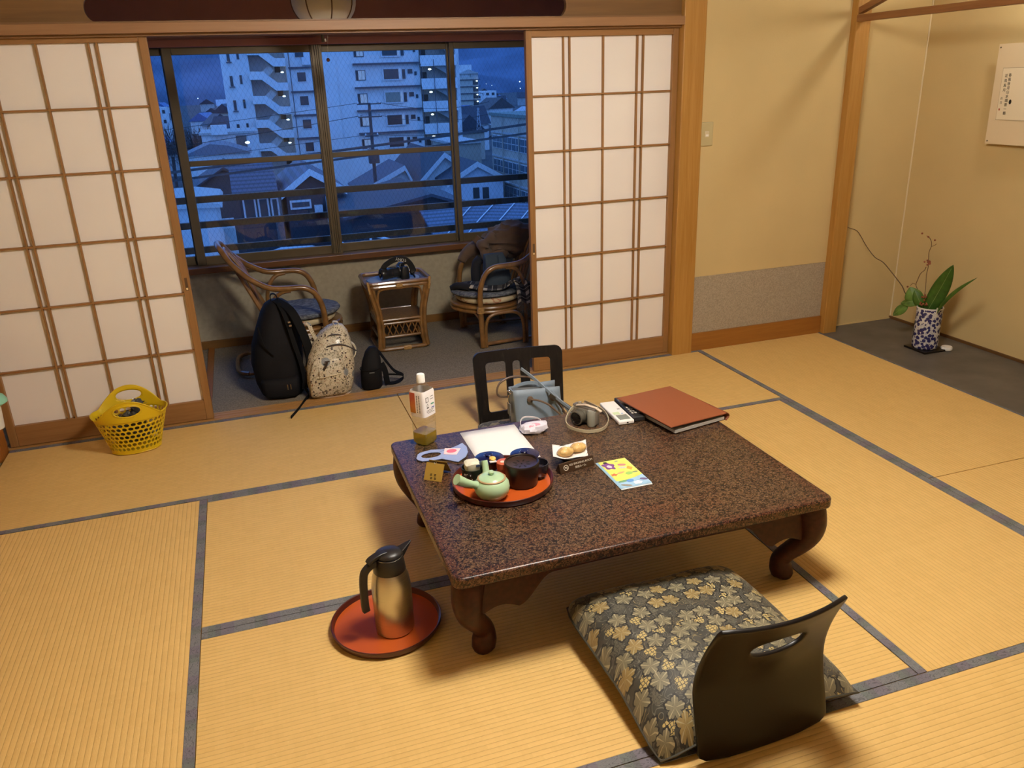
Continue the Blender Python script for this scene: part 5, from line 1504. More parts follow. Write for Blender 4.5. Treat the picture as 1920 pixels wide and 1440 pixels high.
# ------------------------------------------------------------------ yellow basket
t = thing('yellow_basket', 'yellow plastic tote basket full of round holes on the tatami by the shoji', 'basket', (-3.018, -.20, 0), radians(4))
YEL = plain('yellow_plastic', (.70, .48, .008), .42)
def bk(th, v, inset=0):
    # th angle, v height 0..1 over the straight wall
    a = .105 + .050 * v ** 1.1 - inset; b = .075 + .040 * v ** 1.1 - inset
    ct, st = cos(th), sin(th)
    return Vector((math.copysign(abs(ct) ** .97, ct) * a, math.copysign(abs(st) ** .97, st) * b, .004 + .174 * v))
mb = MB()
NC, NR = 36, 7
v0, v1 = .09, .93
for r in range(NR):
    for c in range(NC):
        ta = 2 * pi * (c + (.5 if r % 2 else 0)) / NC; tw = 2 * pi / NC
        va = v0 + (v1 - v0) * r / NR; vh = (v1 - v0) / NR
        outer = []; inn = []
        n = 12
        for k in range(n):
            an = 2 * pi * (k + .5) / n
            m_ = max(abs(cos(an)), abs(sin(an)))
            outer.append((ta + tw / 2 * (1 + cos(an) / m_), va + vh / 2 * (1 + sin(an) / m_)))
            inn.append((ta + tw / 2 * (1 + .82 * cos(an)), va + vh / 2 * (1 + .82 * sin(an))))
        mb.annulus(outer, inn, bk, 1)
mb.grid(lambda a, b: bk(2 * pi * a, v0 * b), 48, 2, cu=True)
wall_b = mb.build('perforated_wall', YEL, t, False, local=True, solid=.0025)
# upper band rising into two handles, one on each long side
def top_h(th):
    s = abs(sin(th))
    return .178 + .012 * (1 - s) + .088 * max(0, (s - .55) / .45) ** 1.4
def band(th, q):
    z0 = bk(th, v1); h = top_h(th)
    p = bk(th, 1.0 + q * .25)
    zz = z0.z + (h - z0.z) * q
    k = min(1.12, 1 + .12 * q)
    return Vector((z0.x * (1 + .05 * q), z0.y * (1 + .10 * q * (1 - .5 * max(0, (zz - .19) / .1))), zz))
NB_, rows = 144, 14
def hole(i, j):
    th = 2 * pi * (i + .5) / NB_; q = (j + .5) / rows
    h = top_h(th); z = .166 + (h - .166) * q
    for c in (pi / 2, -pi / 2):
        d = (th - c + pi) % (2 * pi) - pi
        if (d / .36) ** 2 + ((z - .222) / .026) ** 2 < 1: return False
    return True
mb = MB()
mb.grid(lambda a, b: band(2 * pi * a, b), NB_, rows, cu=True, keep=hole)
mb.build('handle_band', YEL, t, True, local=True, solid=.003, ang=60)
MB().tube([band(2 * pi * i / NB_, 1) for i in range(NB_)], .0034, 8, closed=True).build('rim', YEL, t, True, local=True)
for c in (pi / 2, -pi / 2):
    pts = []
    for i in range(28):
        a = 2 * pi * i / 28
        th = c + .36 * cos(a); z = .222 + .026 * sin(a)
        h = top_h(th); q = max(0, min(.97, (z - .166) / (h - .166)))
        pts.append(band(th, q))
    MB().tube(pts, .0030, 8, closed=True).build('grip_edge', YEL, t, True, local=True)
MB().loft([(.0, 0, 0, .098, .068), (.006, 0, 0, .106, .076), (.008, 0, 0, .105, .075)], 40, 2.3).build('base', YEL, t, True, local=True)
t = thing('plastic_bag', 'crumpled dark grey plastic bag stuffed inside the yellow basket', 'bag', (-3.01, -.20, .02))
GB = plain('grey_film', (.055, .055, .055), .3, var=.5, vscale=40)
def crum(p): return .85 + .30 * abs(noise.noise(p * 3.2)) + .12 * noise.noise(p * 8)
MB().ball((-3.015, -.20, .108), (.084, .056, .078), 30, 20, fn=crum).build('bag', GB, t, False)
MB().ball((-2.985, -.185, .195), (.032, .028, .04), 14, 9, fn=crum).build('knot', GB, t, False)
mb = MB()
random.seed(12)
for i in range(7):
    a = random.uniform(0, 6.28)
    mb.add([Vector((-2.985 + .02 * cos(a), -.185 + .02 * sin(a), .195)), Vector((-2.985 + .045 * cos(a + .3), -.185 + .035 * sin(a + .3), .205 + random.uniform(-.02, .03))), Vector((-2.985 + .04 * cos(a - .4), -.185 + .035 * sin(a - .4), .21))], [(0, 1, 2)])
mb.build('ruffle', GB, t, solid=.001)
t = thing('white_bag', 'bit of white plastic bag peeking out inside the yellow basket', 'bag', (-2.945, -.20, .10))
MB().ball((-2.945, -.205, .140), (.026, .03, .035), 14, 9, fn=crum).build('bag', plain('white_film', (.62, .60, .55), .3), t, False)

# mint topped object at the left edge, fixed to the left wall
t = thing('wall_dispenser', 'small white dispenser with a mint green domed top at the left wall', 'dispenser', (-3.52, -.3, .33))
MB().lathe([(.036, .0), (.056, .012), (.056, .022), (.046, .04), (.02, .052), (0, .054)], 28, (-3.505, -.30, .325)).build('cap', plain('mint_plastic', (.28, .62, .46), .4), t, True)
MB().lathe([(0, -.10), (.036, -.10), (.040, -.03), (.042, .004), (.036, .010)], 28, (-3.52, -.30, .325)).build('body', plain('white_plastic', (.72, .70, .64), .4), t, True)
MB().box(-3.599, -3.545, -.32, -.28, .23, .32).build('bracket', plain('white_bracket', (.66, .64, .58), .5), t)

# ------------------------------------------------------------------ alcove: vase with flowers, board, dish, hanging paper
t = thing('vase_board', 'thin square black lacquer board on the alcove floor under the vase', 'board', (1.18, -.52, .003))
BMx = Matrix.Translation((1.182, -.520, .003)) @ Matrix.Rotation(radians(-1), 4, 'Z')
MB().box(-.078, .078, -.080, .080, .0, .011, M=BMx).build('board', BLK, t, bevel=.002)
def bluewhite():
    m, nt, b = M0('blue_white_porcelain')
    v = coords(nt)
    vo = nd(nt, 'ShaderNodeTexVoronoi', {'Vector': v, 'Scale': 52.0, 'Randomness': .9})
    n = noi(nt, v, 150, 2, .6, .8)
    k = mth(nt, 'LESS_THAN', mth(nt, 'ADD', vo.outputs['Distance'], mth(nt, 'MULTIPLY', n, .45)), .75)
    sw = mth(nt, 'LESS_THAN', mth(nt, 'ABSOLUTE', mth(nt, 'SUBTRACT', noi(nt, v, 60, 1, .5, 1), .5)), .022)
    c = mixc(nt, mth(nt, 'MULTIPLY', sw, .7), (.60, .58, .56), (.12, .13, .30))
    c = mixc(nt, k, c, (.028, .026, .11))
    nt.links.new(c, b.inputs['Base Color'])
    b.inputs['Roughness'].default_value = .2
    return m
t = thing('flower_vase', 'tall blue and white porcelain vase on the black board in the alcove', 'vase', (1.182, -.515, .0145))
vc = (1.182, -.512, .0145)
MB().lathe([(0, 0), (.062, 0), (.066, .004), (.068, .02), (.068, .20), (.069, .232), (.066, .236), (.062, .232), (.061, .05), (0, .04)], 44, vc).build('body', bluewhite(), t, True)
MB().lathe([(.0685, .229), (.0702, .233), (.067, .2375), (.0635, .234)], 44, vc).build('rim', plain('white_rim', (.62, .60, .56), .3), t, True)
fa = thing('flower_arrangement', 'sparse arrangement of bare twigs, berries and broad leaves in the alcove vase', 'flowers', (1.18, -.51, .2))
TW = plain('twig_brown', (.10, .055, .025), .8)
TWT = plain('twig_tan', (.16, .09, .035), .8)
def yz(pts, xs):
    return [(x, y, z) for (y, z), x in zip(pts, xs)]
MB().tube(smoothpts([(1.18, -.46, .14), (1.16, -.425, .265), (1.155, -.35, .29), (1.15, -.32, .33), (1.15, -.228, .391), (1.14, -.16, .44), (1.13, -.10, .46), (1.12, -.033, .515), (1.11, .02, .575), (1.10, .045, .60), (1.06, .050, .615), (1.02, .045, .63)], 3), [.0035 - .0022 * i / 33 for i in range(34)], 6).build('twig', TW, fa, True)
MB().tube(smoothpts([(1.18, -.455, .16), (1.185, -.415, .30), (1.185, -.385, .345), (1.185, -.392, .38), (1.19, -.40, .415), (1.19, -.425, .44), (1.19, -.432, .46)], 3), .0022, 6).build('twig', TWT, fa, True)
MB().tube(smoothpts([(1.18, -.47, .16), (1.185, -.455, .35), (1.185, -.448, .42), (1.185, -.452, .46), (1.185, -.448, .50), (1.185, -.442, .545), (1.185, -.452, .58), (1.185, -.445, .61), (1.185, -.425, .628), (1.185, -.41, .632)], 3), .002, 6).build('twig', TWT, fa, True)
MB().tube([(1.185, -.450, .578), (1.185, -.475, .59), (1.185, -.485, .60)], .0016, 5).build('twig', TWT, fa)
MB().tube([(1.185, -.386, .35), (1.185, -.36, .352), (1.185, -.345, .335)], .0016, 5).build('twig', TWT, fa)
BER = plain('berry_red', (.26, .065, .025), .4)
random.seed(21)
bl_ = [(1.185, -.375, .640), (1.185, -.47, .618), (1.185, -.422, .628), (1.18, -.345, .315), (1.18, -.33, .325), (1.18, -.355, .322)]
bl_ += [(1.18 + random.uniform(-.012, .012), -.443 + random.uniform(-.022, .022), .488 + random.uniform(-.010, .012)) for i in range(10)]
bl_ += [(1.15 + random.uniform(-.02, .02), -.50 + random.uniform(-.03, .02), .262 + random.uniform(-.006, .012)) for i in range(9)]
bl_ += [(1.14, -.50 + random.uniform(-.015, .015), .29 + random.uniform(0, .03)) for i in range(5)]
bm0 = MB().ball((0, 0, 0), .0055, 8, 6).build('berry', BER, fa, True, local=True)
bm0.location = Vector(bl_[0]) - Vector((1.18, -.51, .2))
for p in bl_[1:]:
    c2_ = share(bm0, fa); c2_.location = Vector(p) - Vector((1.18, -.51, .2))
LEAFG = plain('leaf_green', (.045, .115, .012), .45, var=.25, vscale=30)
LEAFL = plain('leaf_light', (.10, .19, .03), .5, var=.4, vscale=26)
VEIN = plain('leaf_vein', (.20, .28, .08), .5)
def blade(name, base, tip, width, mat, bend, normal, fold=.25, vein=True, w0=.2):
    base, tip = Vector(base), Vector(tip)
    ax = tip - base; L = ax.length
    n = Vector(normal).normalized(); sd = ax.cross(n).normalized(); n = sd.cross(ax).normalized()
    def f(a, b):
        w = width * (sin(pi * min(1, (a * .93 + .07 * 1)) ** .85) ** .8) * (1 if a < .99 else .05)
        s = b * 2 - 1
        return base + ax * a + n * (bend * sin(a * pi * .9)) + sd * s * w / 2 + n * (-fold * abs(s) * w / 2)
    o = MB().grid(f, 16, 6).build(name, mat, fa, True, solid=.0012, off=0)
    if vein:
        v_ = MB().tube([f(i / 12, .5) + n * .001 for i in range(12)], .0013, 5).build('midrib', VEIN, None, True); v_.parent = o
    return o
blade('leaf', (1.165, -.50, .20), (1.15, -.648, .515), .092, LEAFG, -.03, (-.75, -.6, .2))
blade('leaf', (1.175, -.555, .21), (1.16, -.815, .480), .032, LEAFG, .035, (-.6, -.3, .7), .1, False)
blade('leaf', (1.15, -.44, .255), (1.13, -.40, .345), .095, LEAFL, .012, (-.75, -.55, .3))
blade('leaf', (1.15, -.46, .27), (1.12, -.36, .24), .055, LEAFL, .015, (-.7, -.5, .5))
blade('leaf', (1.13, -.395, .235), (1.11, -.325, .160), .055, LEAFL, .012, (-.7, -.5, .4))
blade('leaf', (1.16, -.48, .24), (1.13, -.435, .335), .065, LEAFG, .01, (-.75, -.6, .2))
MB().tube([(1.165, -.575, .21), (1.16, -.582, .262)], .0035, 8).build('bud', plain('white_bud', (.66, .62, .5), .5), fa, True)
o = MB().lathe([(0, .001), (.024, .001), (.030, .006), (.031, .016), (.027, .023), (.018, .0235), (.012, .020), (0, .0195)], 32, (1.27, -.585, .003)).build('white_dish', plain('white_porcelain', (.78, .74, .68), .3), None, True)
tag(o, 'little round white porcelain piece on the alcove floor beside the vase board', 'dish')

t = thing('hanging_paper', 'pinned paper mount with brush calligraphy on the alcove wall', 'calligraphy', (1.45, -.7, 1.35))
HM = frame((1.412, -.485, 1.365), (0, -1, 0), (-.02, .105, 1))
MB().box(-.005, .42, -.247, .245, -.002, .002, M=HM).build('mount', plain('mount_card', (.70, .57, .37), .8), t)
MB().box(.040, .38, -.125, .130, .002, .0034, M=HM).build('paper_edge', plain('paper_edge', (.34, .27, .17), .8), t)
MB().box(.042, .378, -.123, .128, .0034, .0042, M=HM).build('writing_paper', plain('writing_paper', (.76, .66, .47), .8), t)
SUMI = plain('sumi_ink', (.012, .010, .008), .7)
def brush(chars, x, y0, size, step):
    for i, ch in enumerate(chars):
        text('character', ch, size, HM @ frame((x, y0 - i * step, .0046), (1, 0, 0), (0, 1, 0)) , SUMI, t, depth=.0002)
brush('花鳥風月', .066, .090, .018, .023)
brush('月日', .058, -.020, .014, .020)
brush('春風秋月山水閑雲一鶴', .088, .093, .018, .0205)
MB().ball((.112, -.035, .0046), (.008, .012, .0006), 12, 6, M=HM).build('brush_stroke', SUMI, t, True)
MB().box(.050, .058, -.078, -.068, .0042, .0048, M=HM).build('seal', plain('red_seal', (.42, .09, .05), .7), t)
for (x, y) in ((.006, .228), (.008, -.232)):
    MB().ball((x, y, .003), (.0042, .0042, .003), 10, 6, M=HM).build('pin', plain('pin_brass', (.12, .085, .05), .4, .6), t, True)
# ------------------------------------------------------------------ outside: balcony rail, town at dusk, hills
RAILM = plain('rail_paint', (.05, .034, .024), .6)
t = thing('balcony_railing', 'dark horizontal bar railing just outside the veranda windows', 'railing', (-1.8, 1.68, -.2))
for z in (.872, .712, .552):
    MB().box(-4.6, 1.6, 1.662, 1.692, z - .021, z + .021).build('bar', RAILM, t, bevel=.004)
for x in (-4.0, .6):
    MB().box(x - .02, x + .02, 1.66, 1.694, -.2, .89).build('post', RAILM, t)
MB().box(-4.6, 1.6, 1.37, 1.72, -.30, -.2).build('slab', plain('balcony_concrete', (.25, .25, .25), .9), t)

G0 = -10.5
o = MB().box(-700, 900, 12, 1500, G0 - 1, G0).build('ground', plain('town_ground', (.045, .05, .055), .95, var=.4, vscale=.08)); o['kind'] = 'structure'
# wooded hills, the blue distance haze is put into their base colour
def hillf(a, b):
    x = -900 + 2600 * a; y = 950 + 900 * b
    r = min(1, b * 1.25)
    h = 330 * r ** 1.1 * (.75 + .45 * noise.noise(Vector((x * .0016, 3.1, 0)))) + 45 * noise.noise(Vector((x * .006, y * .006, 1))) * min(1, 4 * b) + 12 * noise.noise(Vector((x * .03, y * .03, 5))) * min(1, 4 * b)
    return Vector((x, y, G0 + max(-1, h)))
o = MB().grid(hillf, 150, 60).build('hills', plain('hazy_forest_hill', (.115, .155, .22), 1, var=.35, vscale=.012, spec=0), None, True); o['kind'] = 'structure'

WWALL = plain('white_render', (.66, .65, .63), .85, var=.05, vscale=.6)
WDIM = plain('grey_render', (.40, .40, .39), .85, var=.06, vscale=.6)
LEDGE = plain('ledge_paint', (.09, .085, .10), .8)
DARKW = plain('dark_window', (.028, .03, .036), .25)
CURT = plain('curtain_window', (.40, .42, .40), .5, emit=(.55, .72, 1.0), es=.18)
FRAME = plain('white_frame', (.62, .62, .62), .6)
DOORM = plain('service_door', (.035, .03, .03), .6)
LAMPO = plain('stair_light', (.9, .95, .9), .5, emit=(.80, 1.0, .90), es=9)
TILE = None
def roof_tiles(name, col, freq, axis):
    m, nt, b = M0(name)
    t = nd(nt, 'ShaderNodeTexCoord')
    sp = nd(nt, 'ShaderNodeSeparateXYZ', {0: t.outputs['Object']})
    k = mth(nt, 'SINE', mth(nt, 'MULTIPLY', sp.outputs[axis], freq))
    nt.links.new(ramp(nt, mth(nt, 'ADD', mth(nt, 'MULTIPLY', k, .5), .5), [(.15, tuple(c * .35 for c in col)), (.6, col)]), b.inputs['Base Color'])
    b.inputs['Roughness'].default_value = .5
    return m
# ---- the large white apartment block
t = thing('apartment_building', 'large white apartment block with zigzag outdoor stairs and lit landings outside the windows', 'building', (11, 106, G0))
MB().box(-2.62, .45, 100, 113, G0, 16).build('stair_side_wall', WWALL, t)
MB().box(4.55, 20.42, 100, 113, G0, 16).build('main_wall', WWALL, t)
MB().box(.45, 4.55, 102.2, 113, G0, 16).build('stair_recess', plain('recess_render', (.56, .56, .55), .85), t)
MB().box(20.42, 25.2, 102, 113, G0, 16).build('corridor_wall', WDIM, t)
MB().box(25.0, 25.45, 100, 113, G0, 16).build('end_wall', WWALL, t)
MB().box(8.6, 10.3, 99.85, 100.02, G0, 16).build('wall_panel', WWALL, t)
for k in range(-3, 3):
    dz = 2.64 * k
    # k = 0 is the floor whose stair landing bottom is at z 2.70
    poly = [(.30, 2.70 + dz), (1.62, 2.68 + dz), (3.12, 1.44 + dz), (4.50, 1.42 + dz), (4.50, 2.30 + dz), (3.35, 2.32 + dz), (1.85, 3.55 + dz), (.30, 3.60 + dz)]
    MB().prism(poly, 99.3, 99.5, 'xz').build('stair_flight', WWALL, t)
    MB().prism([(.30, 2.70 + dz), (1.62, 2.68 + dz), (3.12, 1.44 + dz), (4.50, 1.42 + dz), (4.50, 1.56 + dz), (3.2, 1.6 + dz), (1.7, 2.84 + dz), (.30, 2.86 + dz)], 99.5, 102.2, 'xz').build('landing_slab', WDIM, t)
    MB().prism([(1.80, 3.55 + dz), (2.62, 4.22 + dz), (3.22, 3.72 + dz), (2.45, 3.0 + dz)], 101.0, 101.3, 'xz').build('return_flight', WWALL, t)
    MB().box(3.38, 4.0, 102.1, 102.25, .82 + dz + 1.55 - 1.55, .82 + dz + 1.0 - 1.0 + 1.6 - 1.55 + .95).build('service_door', DOORM, t)
    MB().ball((3.95 + .12 * (k % 2), 100.2, .80 + dz), (.17, .08, .08), 10, 6).build('stair_lamp', LAMPO, t)
    # main facade
    zl = 4.02 + dz
    MB().box(12.3, 20.35, 99.35, 100.02, zl - .05, zl + .14).build('ledge', LEDGE, t)
    MB().box(4.8, 8.4, 99.6, 100.02, zl - .25, zl - .05).build('ledge', LEDGE, t)
    zw = 2.82 + dz
    f = MB().box(12.55, 13.72, 99.93, 100.02, zw - .58, zw + .58).build('window', LEDGE, t)
    for a, b, m in ((12.62, 12.82, DARKW), (12.86, 13.24, CURT), (13.28, 13.64, CURT)):
        MB().box(a, b, 99.88, 99.94, zw - .5, zw + .5).build('pane', m, f)
    zw = 2.86 + dz
    f = MB().box(15.75, 18.15, 99.8, 100.02, zw - .72, zw + .68).build('window', FRAME, t)
    MB().box(15.92, 17.72, 99.76, 99.82, zw - .56, zw + .56).build('pane', DARKW if k != -1 else plain('warm_curtain', (.22, .24, .2), .6), f)
    MB().box(17.78, 18.02, 99.76, 99.82, zw - .56, zw + .56).build('pane', CURT, f)
    f = MB().box(18.22, 18.58, 99.9, 100.02, zw - .58, zw + .5).build('window', DARKW, t)
    f = MB().box(18.9, 19.48, 99.9, 100.02, zw + .0, zw + .5).build('window', DARKW, t)
    f = MB().box(19.72, 20.0, 99.9, 100.02, zw - .22, zw + .22).build('window', DARKW, t)
    f = MB().box(5.6, 6.8, 99.93, 100.02, zw - .62, zw + .62).build('window', FRAME, t)
    MB().box(5.72, 6.68, 99.88, 99.94, zw - .5, zw + .5).build('pane', DARKW, f)
    # corridor end
    MB().box(20.42, 25.0, 99.3, 99.5, 1.0 + dz + .0, 2.22 + dz).build('corridor_parapet', WWALL, t)
    MB().box(20.42, 22.1, 99.2, 99.5, .98 + dz, 1.3 + dz).build('parapet_band', WWALL, t)
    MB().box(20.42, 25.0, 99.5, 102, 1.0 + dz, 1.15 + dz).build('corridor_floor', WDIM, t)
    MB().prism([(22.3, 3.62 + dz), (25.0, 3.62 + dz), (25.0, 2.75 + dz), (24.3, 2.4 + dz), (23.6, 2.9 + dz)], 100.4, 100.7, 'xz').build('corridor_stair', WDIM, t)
    MB().box(21.0, 21.7, 101.9, 102.05, 1.2 + dz, 3.0 + dz).build('corridor_door', DOORM, t)
    MB().ball((21.65, 99.9, 3.28 + dz), (.2, .09, .09), 10, 6).build('corridor_lamp', LAMPO, t)
    # stair side windows
    for (a, b, c, d) in ((-1.86, -1.55, 2.08, 3.2), (-.78, -.52, 2.3, 3.25)):
        MB().box(a, b, 99.92, 100.02, c + dz, d + dz).build('window', DARKW, t)
    MB().box(-2.0, -1.4, 99.7, 100.02, 1.96 + dz, 2.05 + dz).build('window_sill', LEDGE, t)
for x in (4.95, 20.6):
    MB().tube([(x, 99.7, -8), (x, 99.7, 12)], .05, 6).build('drain_pipe', LEDGE, t)
MB().tube([(22.0, 99.1, -6), (22.0, 99.1, 4.4)], .04, 6).build('drain_pipe', LEDGE, t)
MB().box(6.4, 7.5, 99.4, 100.0, 4.15, 5.0).build('air_conditioner', FRAME, t)
# low wings of the apartment block
t = thing('annex_building', 'low white annex with flat roofs at the foot of the apartment stairs', 'building', (-2, 80, G0))
MB().box(-5.4, -.2, 84, 92, G0, -2.4).build('wall', WWALL, t)
MB().box(-4.4, -2.9, 83, 84.0, -2.4, -1.5).build('roof_box', WWALL, t)
MB().box(-5.6, 0, 83.7, 92.2, -2.4, -2.2).build('parapet', WDIM, t)
MB().box(-6.6, -1.2, 74, 80, G0, -3.6).build('wall', WWALL, t)
MB().prism([(-6.8, -3.6), (-1.0, -3.6), (-3.0, -2.9), (-4.5, -2.7)], 73.7, 80.2, 'xz').build('roof', plain('annex_roof', (.16, .17, .2), .7), t)
MB().box(-2.2, -1.2, 83.9, 84.02, -2.2 - 1.6, -2.2 - .4).build('shutter', plain('shutter_brown', (.14, .11, .1), .7), t)
MB().ball((-1.3, 73.4, -2.72), (.2, .1, .1), 10, 6).build('wall_lamp', LAMPO, t)

# ---- houses
def house(name, label, x0, x1, y0, y1, zb, ze, zr, axis, wallm, roofm, wins=(), trim=None, over=.35, px=None):
    t = thing(name, label, 'house', ((x0 + x1) / 2, (y0 + y1) / 2, zb))
    if axis == 'y':
        xm = px if px is not None else (x0 + x1) / 2
        MB().prism([(x0, zb), (x1, zb), (x1, ze), (xm, zr), (x0, ze)], y0, y1, 'xz').build('wall', wallm, t)
        for s, xe in ((-1, x0), (1, x1)):
            sl = (zr - ze) / (xm - xe)
            xo = xe + s * over; zo = ze + sl * (s * over)
            MB().prism([(xm, zr + .02), (xo, zo + .02), (xo, zo + .16), (xm, zr + .18)][::s], y0 - over, y1 + over, 'xz').build('roof_slope', roofm, t)
            if trim:
                MB().prism([(xm, zr - .22), (xo, zo - .22), (xo, zo + .17), (xm, zr + .17)][::s], y0 - over - .06, y0 - over, 'xz').build('barge_board', trim, t)
    else:
        ym = (y0 + y1) / 2
        MB().prism([(y0, zb), (y1, zb), (y1, ze), (ym, zr), (y0, ze)], x0, x1, 'yz').build('wall', wallm, t)
        for s, ye in ((-1, y0), (1, y1)):
            sl = (zr - ze) / (ym - ye)
            yo = ye + s * over; zo = ze + sl * (s * over)
            MB().prism([(ym, zr + .02), (yo, zo + .02), (yo, zo + .16), (ym, zr + .18)][::s], x0 - over, x1 + over, 'yz').build('roof_slope', roofm, t)
        if trim:
            MB().box(x0 - over, x1 + over, y0 - over - .05, y0 - over, ze - .25, ze + .0).build('gutter', trim, t)
    for (a, b, c, d, kind) in wins:
        fr = {'w': FRAME, 'd': DOORM, 'n': FRAME}[kind[0]]
        if kind == 'd':
            MB().box(a, b, y0 - .06, y0 + .02, c, d).build('window', DOORM, t)
        else:
            f = MB().box(a, b, y0 - .08, y0 + .02, c, d).build('window', fr, t)
            e = .12
            n = max(1, int(round((b - a) / .9)))
            for i in range(n):
                w = (b - a - e) / n
                MB().box(a + e / 2 + i * w + .04, a + e / 2 + (i + 1) * w - .04, y0 - .11, y0 - .07, c + e, d - e).build('pane', DARKW, f)
    return t
NAVYW = plain('dark_siding', (.030, .032, .042), .8)
BLUER = roof_tiles('blue_tile_roof', (.055, .07, .115), 16, 0)
BLUERY = roof_tiles('blue_tile_roof_y', (.055, .07, .115), 16, 1)
DROOF = plain('dark_slate_roof', (.026, .029, .044), .6, var=.1, vscale=2)
BROOF = plain('brown_metal_roof', (.060, .048, .048), .6)
h = house('dark_house', 'dark two storey house with a blue tiled roof and white gable boards', .0, 3.15, 45, 53, G0, -3.95, -2.93, 'y', NAVYW, BLUER,
      [(.15, 1.35, -5.02, -4.5, 'w')], FRAME, .3, 1.45)
MB().box(1.50, 1.95, 44.6, 45, -5.3, -4.85).build('air_conditioner', FRAME, h)
MB().box(2.2, 2.35, 44.9, 45.02, -5.9, -4.4).build('window_frame', FRAME, h)
MB().box(2.35, 3.0, 44.93, 45.02, -6.0, -4.4).build('window', DARKW, h)
h = house('dark_house_wing', 'low wing of the dark house with wide ribbed blue roof and tall white framed windows', -2.6, -.75, 45.6, 52.5, G0, -4.0, -2.45, 'x', NAVYW, BLUERY,
      [(-2.45, -1.72, -5.6, -4.2, 'w'), (-1.62, -1.0, -5.6, -4.25, 'w'), (-.9, -.45, -5.75, -4.3, 'w')], FRAME, .35)
house('brown_house', 'brown gabled house half hidden behind the left window stile', -5.6, -1.2, 58, 66, G0, -4.9, -3.6, 'y', plain('brown_siding', (.075, .06, .06), .85), DROOF, (), None, .4)
house('blue_roof_house', 'white house with a pale blue roof slope between the roofs in the middle', 6.6, 10.6, 60, 66, G0, -6.0, -4.45, 'y', WWALL, BLUERY, (), FRAME, .4, 9.85)
house('dark_roof_house', 'house with a tall dark double gable roof and white eaves', 10.4, 15.4, 58, 70, G0, -5.6, -3.5, 'y', WWALL, DROOF, (), FRAME, .4, 12.6)
h = house('white_gable_house', 'white gabled house with two dark windows at the right of the view', 12.15, 16.2, 54.6, 62, G0, -5.15, -4.02, 'y', plain('blue_white_render', (.62, .66, .72), .8), DROOF,
      [(13.85, 14.32, -6.52, -5.74, 'd'), (14.58, 15.06, -6.58, -5.76, 'd')], FRAME, .35, 14.19)
house('wide_dark_roof_house', 'house with a broad low dark roof below the middle window', 2.7, 9.2, 38, 46, G0, -4.75, -3.95, 'y', NAVYW, DROOF, (), None, .4, 6.9)
# near tiled roof with snow guard lines
t = thing('tiled_roof_house', 'near house whose wide blue tiled roof carries pale diagonal lines', 'house', (10, 36, G0))
MB().box(7.6, 15, 33.6, 40, G0, -5.35).build('wall', WDIM, t)
RTILE = roof_tiles('near_blue_tiles', (.085, .11, .17), 16, 1)
def rp(a, b):
    return Vector((6.0 + 9 * a, 33 + 4.2 * b, -5.45 + 1.2 * b - .9 * max(0, a - .28)))
MB().grid(rp, 8, 4).build('roof_slope', RTILE, t, solid=.12)
MB().grid(lambda a, b: Vector((6.0 + 9 * a, 37.2 + 4.0 * b, -4.25 - 1.2 * b - .9 * max(0, a - .28))), 8, 4).build('roof_slope', RTILE, t, solid=.12)
for i in range(6):
    a0 = .02 + .12 * i
    MB().tube([rp(a0 + .33 * k / 6, k / 6) + Vector((0, -.02, .05)) for k in range(7)], .03, 5).build('snow_guard', FRAME, t)
t = thing('white_flat_house', 'pale flat roofed house low at the left edge of the windows', 'house', (-4.1, 32, G0))
MB().box(-5.3, -3.45, 30, 35, G0, -2.62).build('wall', plain('blue_grey_render', (.46, .46, .46), .85), t)
MB().prism([(-5.5, -2.62), (-3.2, -2.70), (-3.3, -2.55), (-4.3, -2.38), (-5.5, -2.40)], 29.8, 35.2, 'xz').build('roof', WDIM, t)
MB().box(-3.45, -3.30, 30, 30.2, G0, -2.7).build('drain_pipe', WDIM, t)
MB().box(-3.40, -2.9, 31, 34, G0, -3.7).build('lean_to', WDIM, t)
t = thing('carport', 'small white framed carport roof below the middle window', 'carport', (2.2, 28, G0))
for k, (a, b) in enumerate((((.9, 27.5, -4.05), (2.4, 27.5, -4.75)), ((2.3, 27.5, -3.95), (3.1, 27.5, -4.2)), ((2.1, 27.5, -3.95), (2.1, 27.5, -4.9)), ((2.95, 27.5, -4.2), (2.95, 27.5, -6)))):
    MB().tube([a, b], .05, 5).build('beam', FRAME, t)
MB().box(.7, 3.2, 27.6, 31, -4.95, -4.85).build('deck', NAVYW, t)
t = thing('shed_roof', 'pale shed roof seen just above the left window sill', 'shed', (-1.3, 22, G0))
MB().prism([(-2.1, -3.6), (.3, -3.7), (-.4, -3.45), (-1.4, -3.42)], 21, 24, 'xz').build('roof', plain('pale_roof', (.34, .38, .40), .6), t)
MB().box(-1.9, .1, 21.2, 23.8, G0, -3.6).build('wall', WDIM, t)
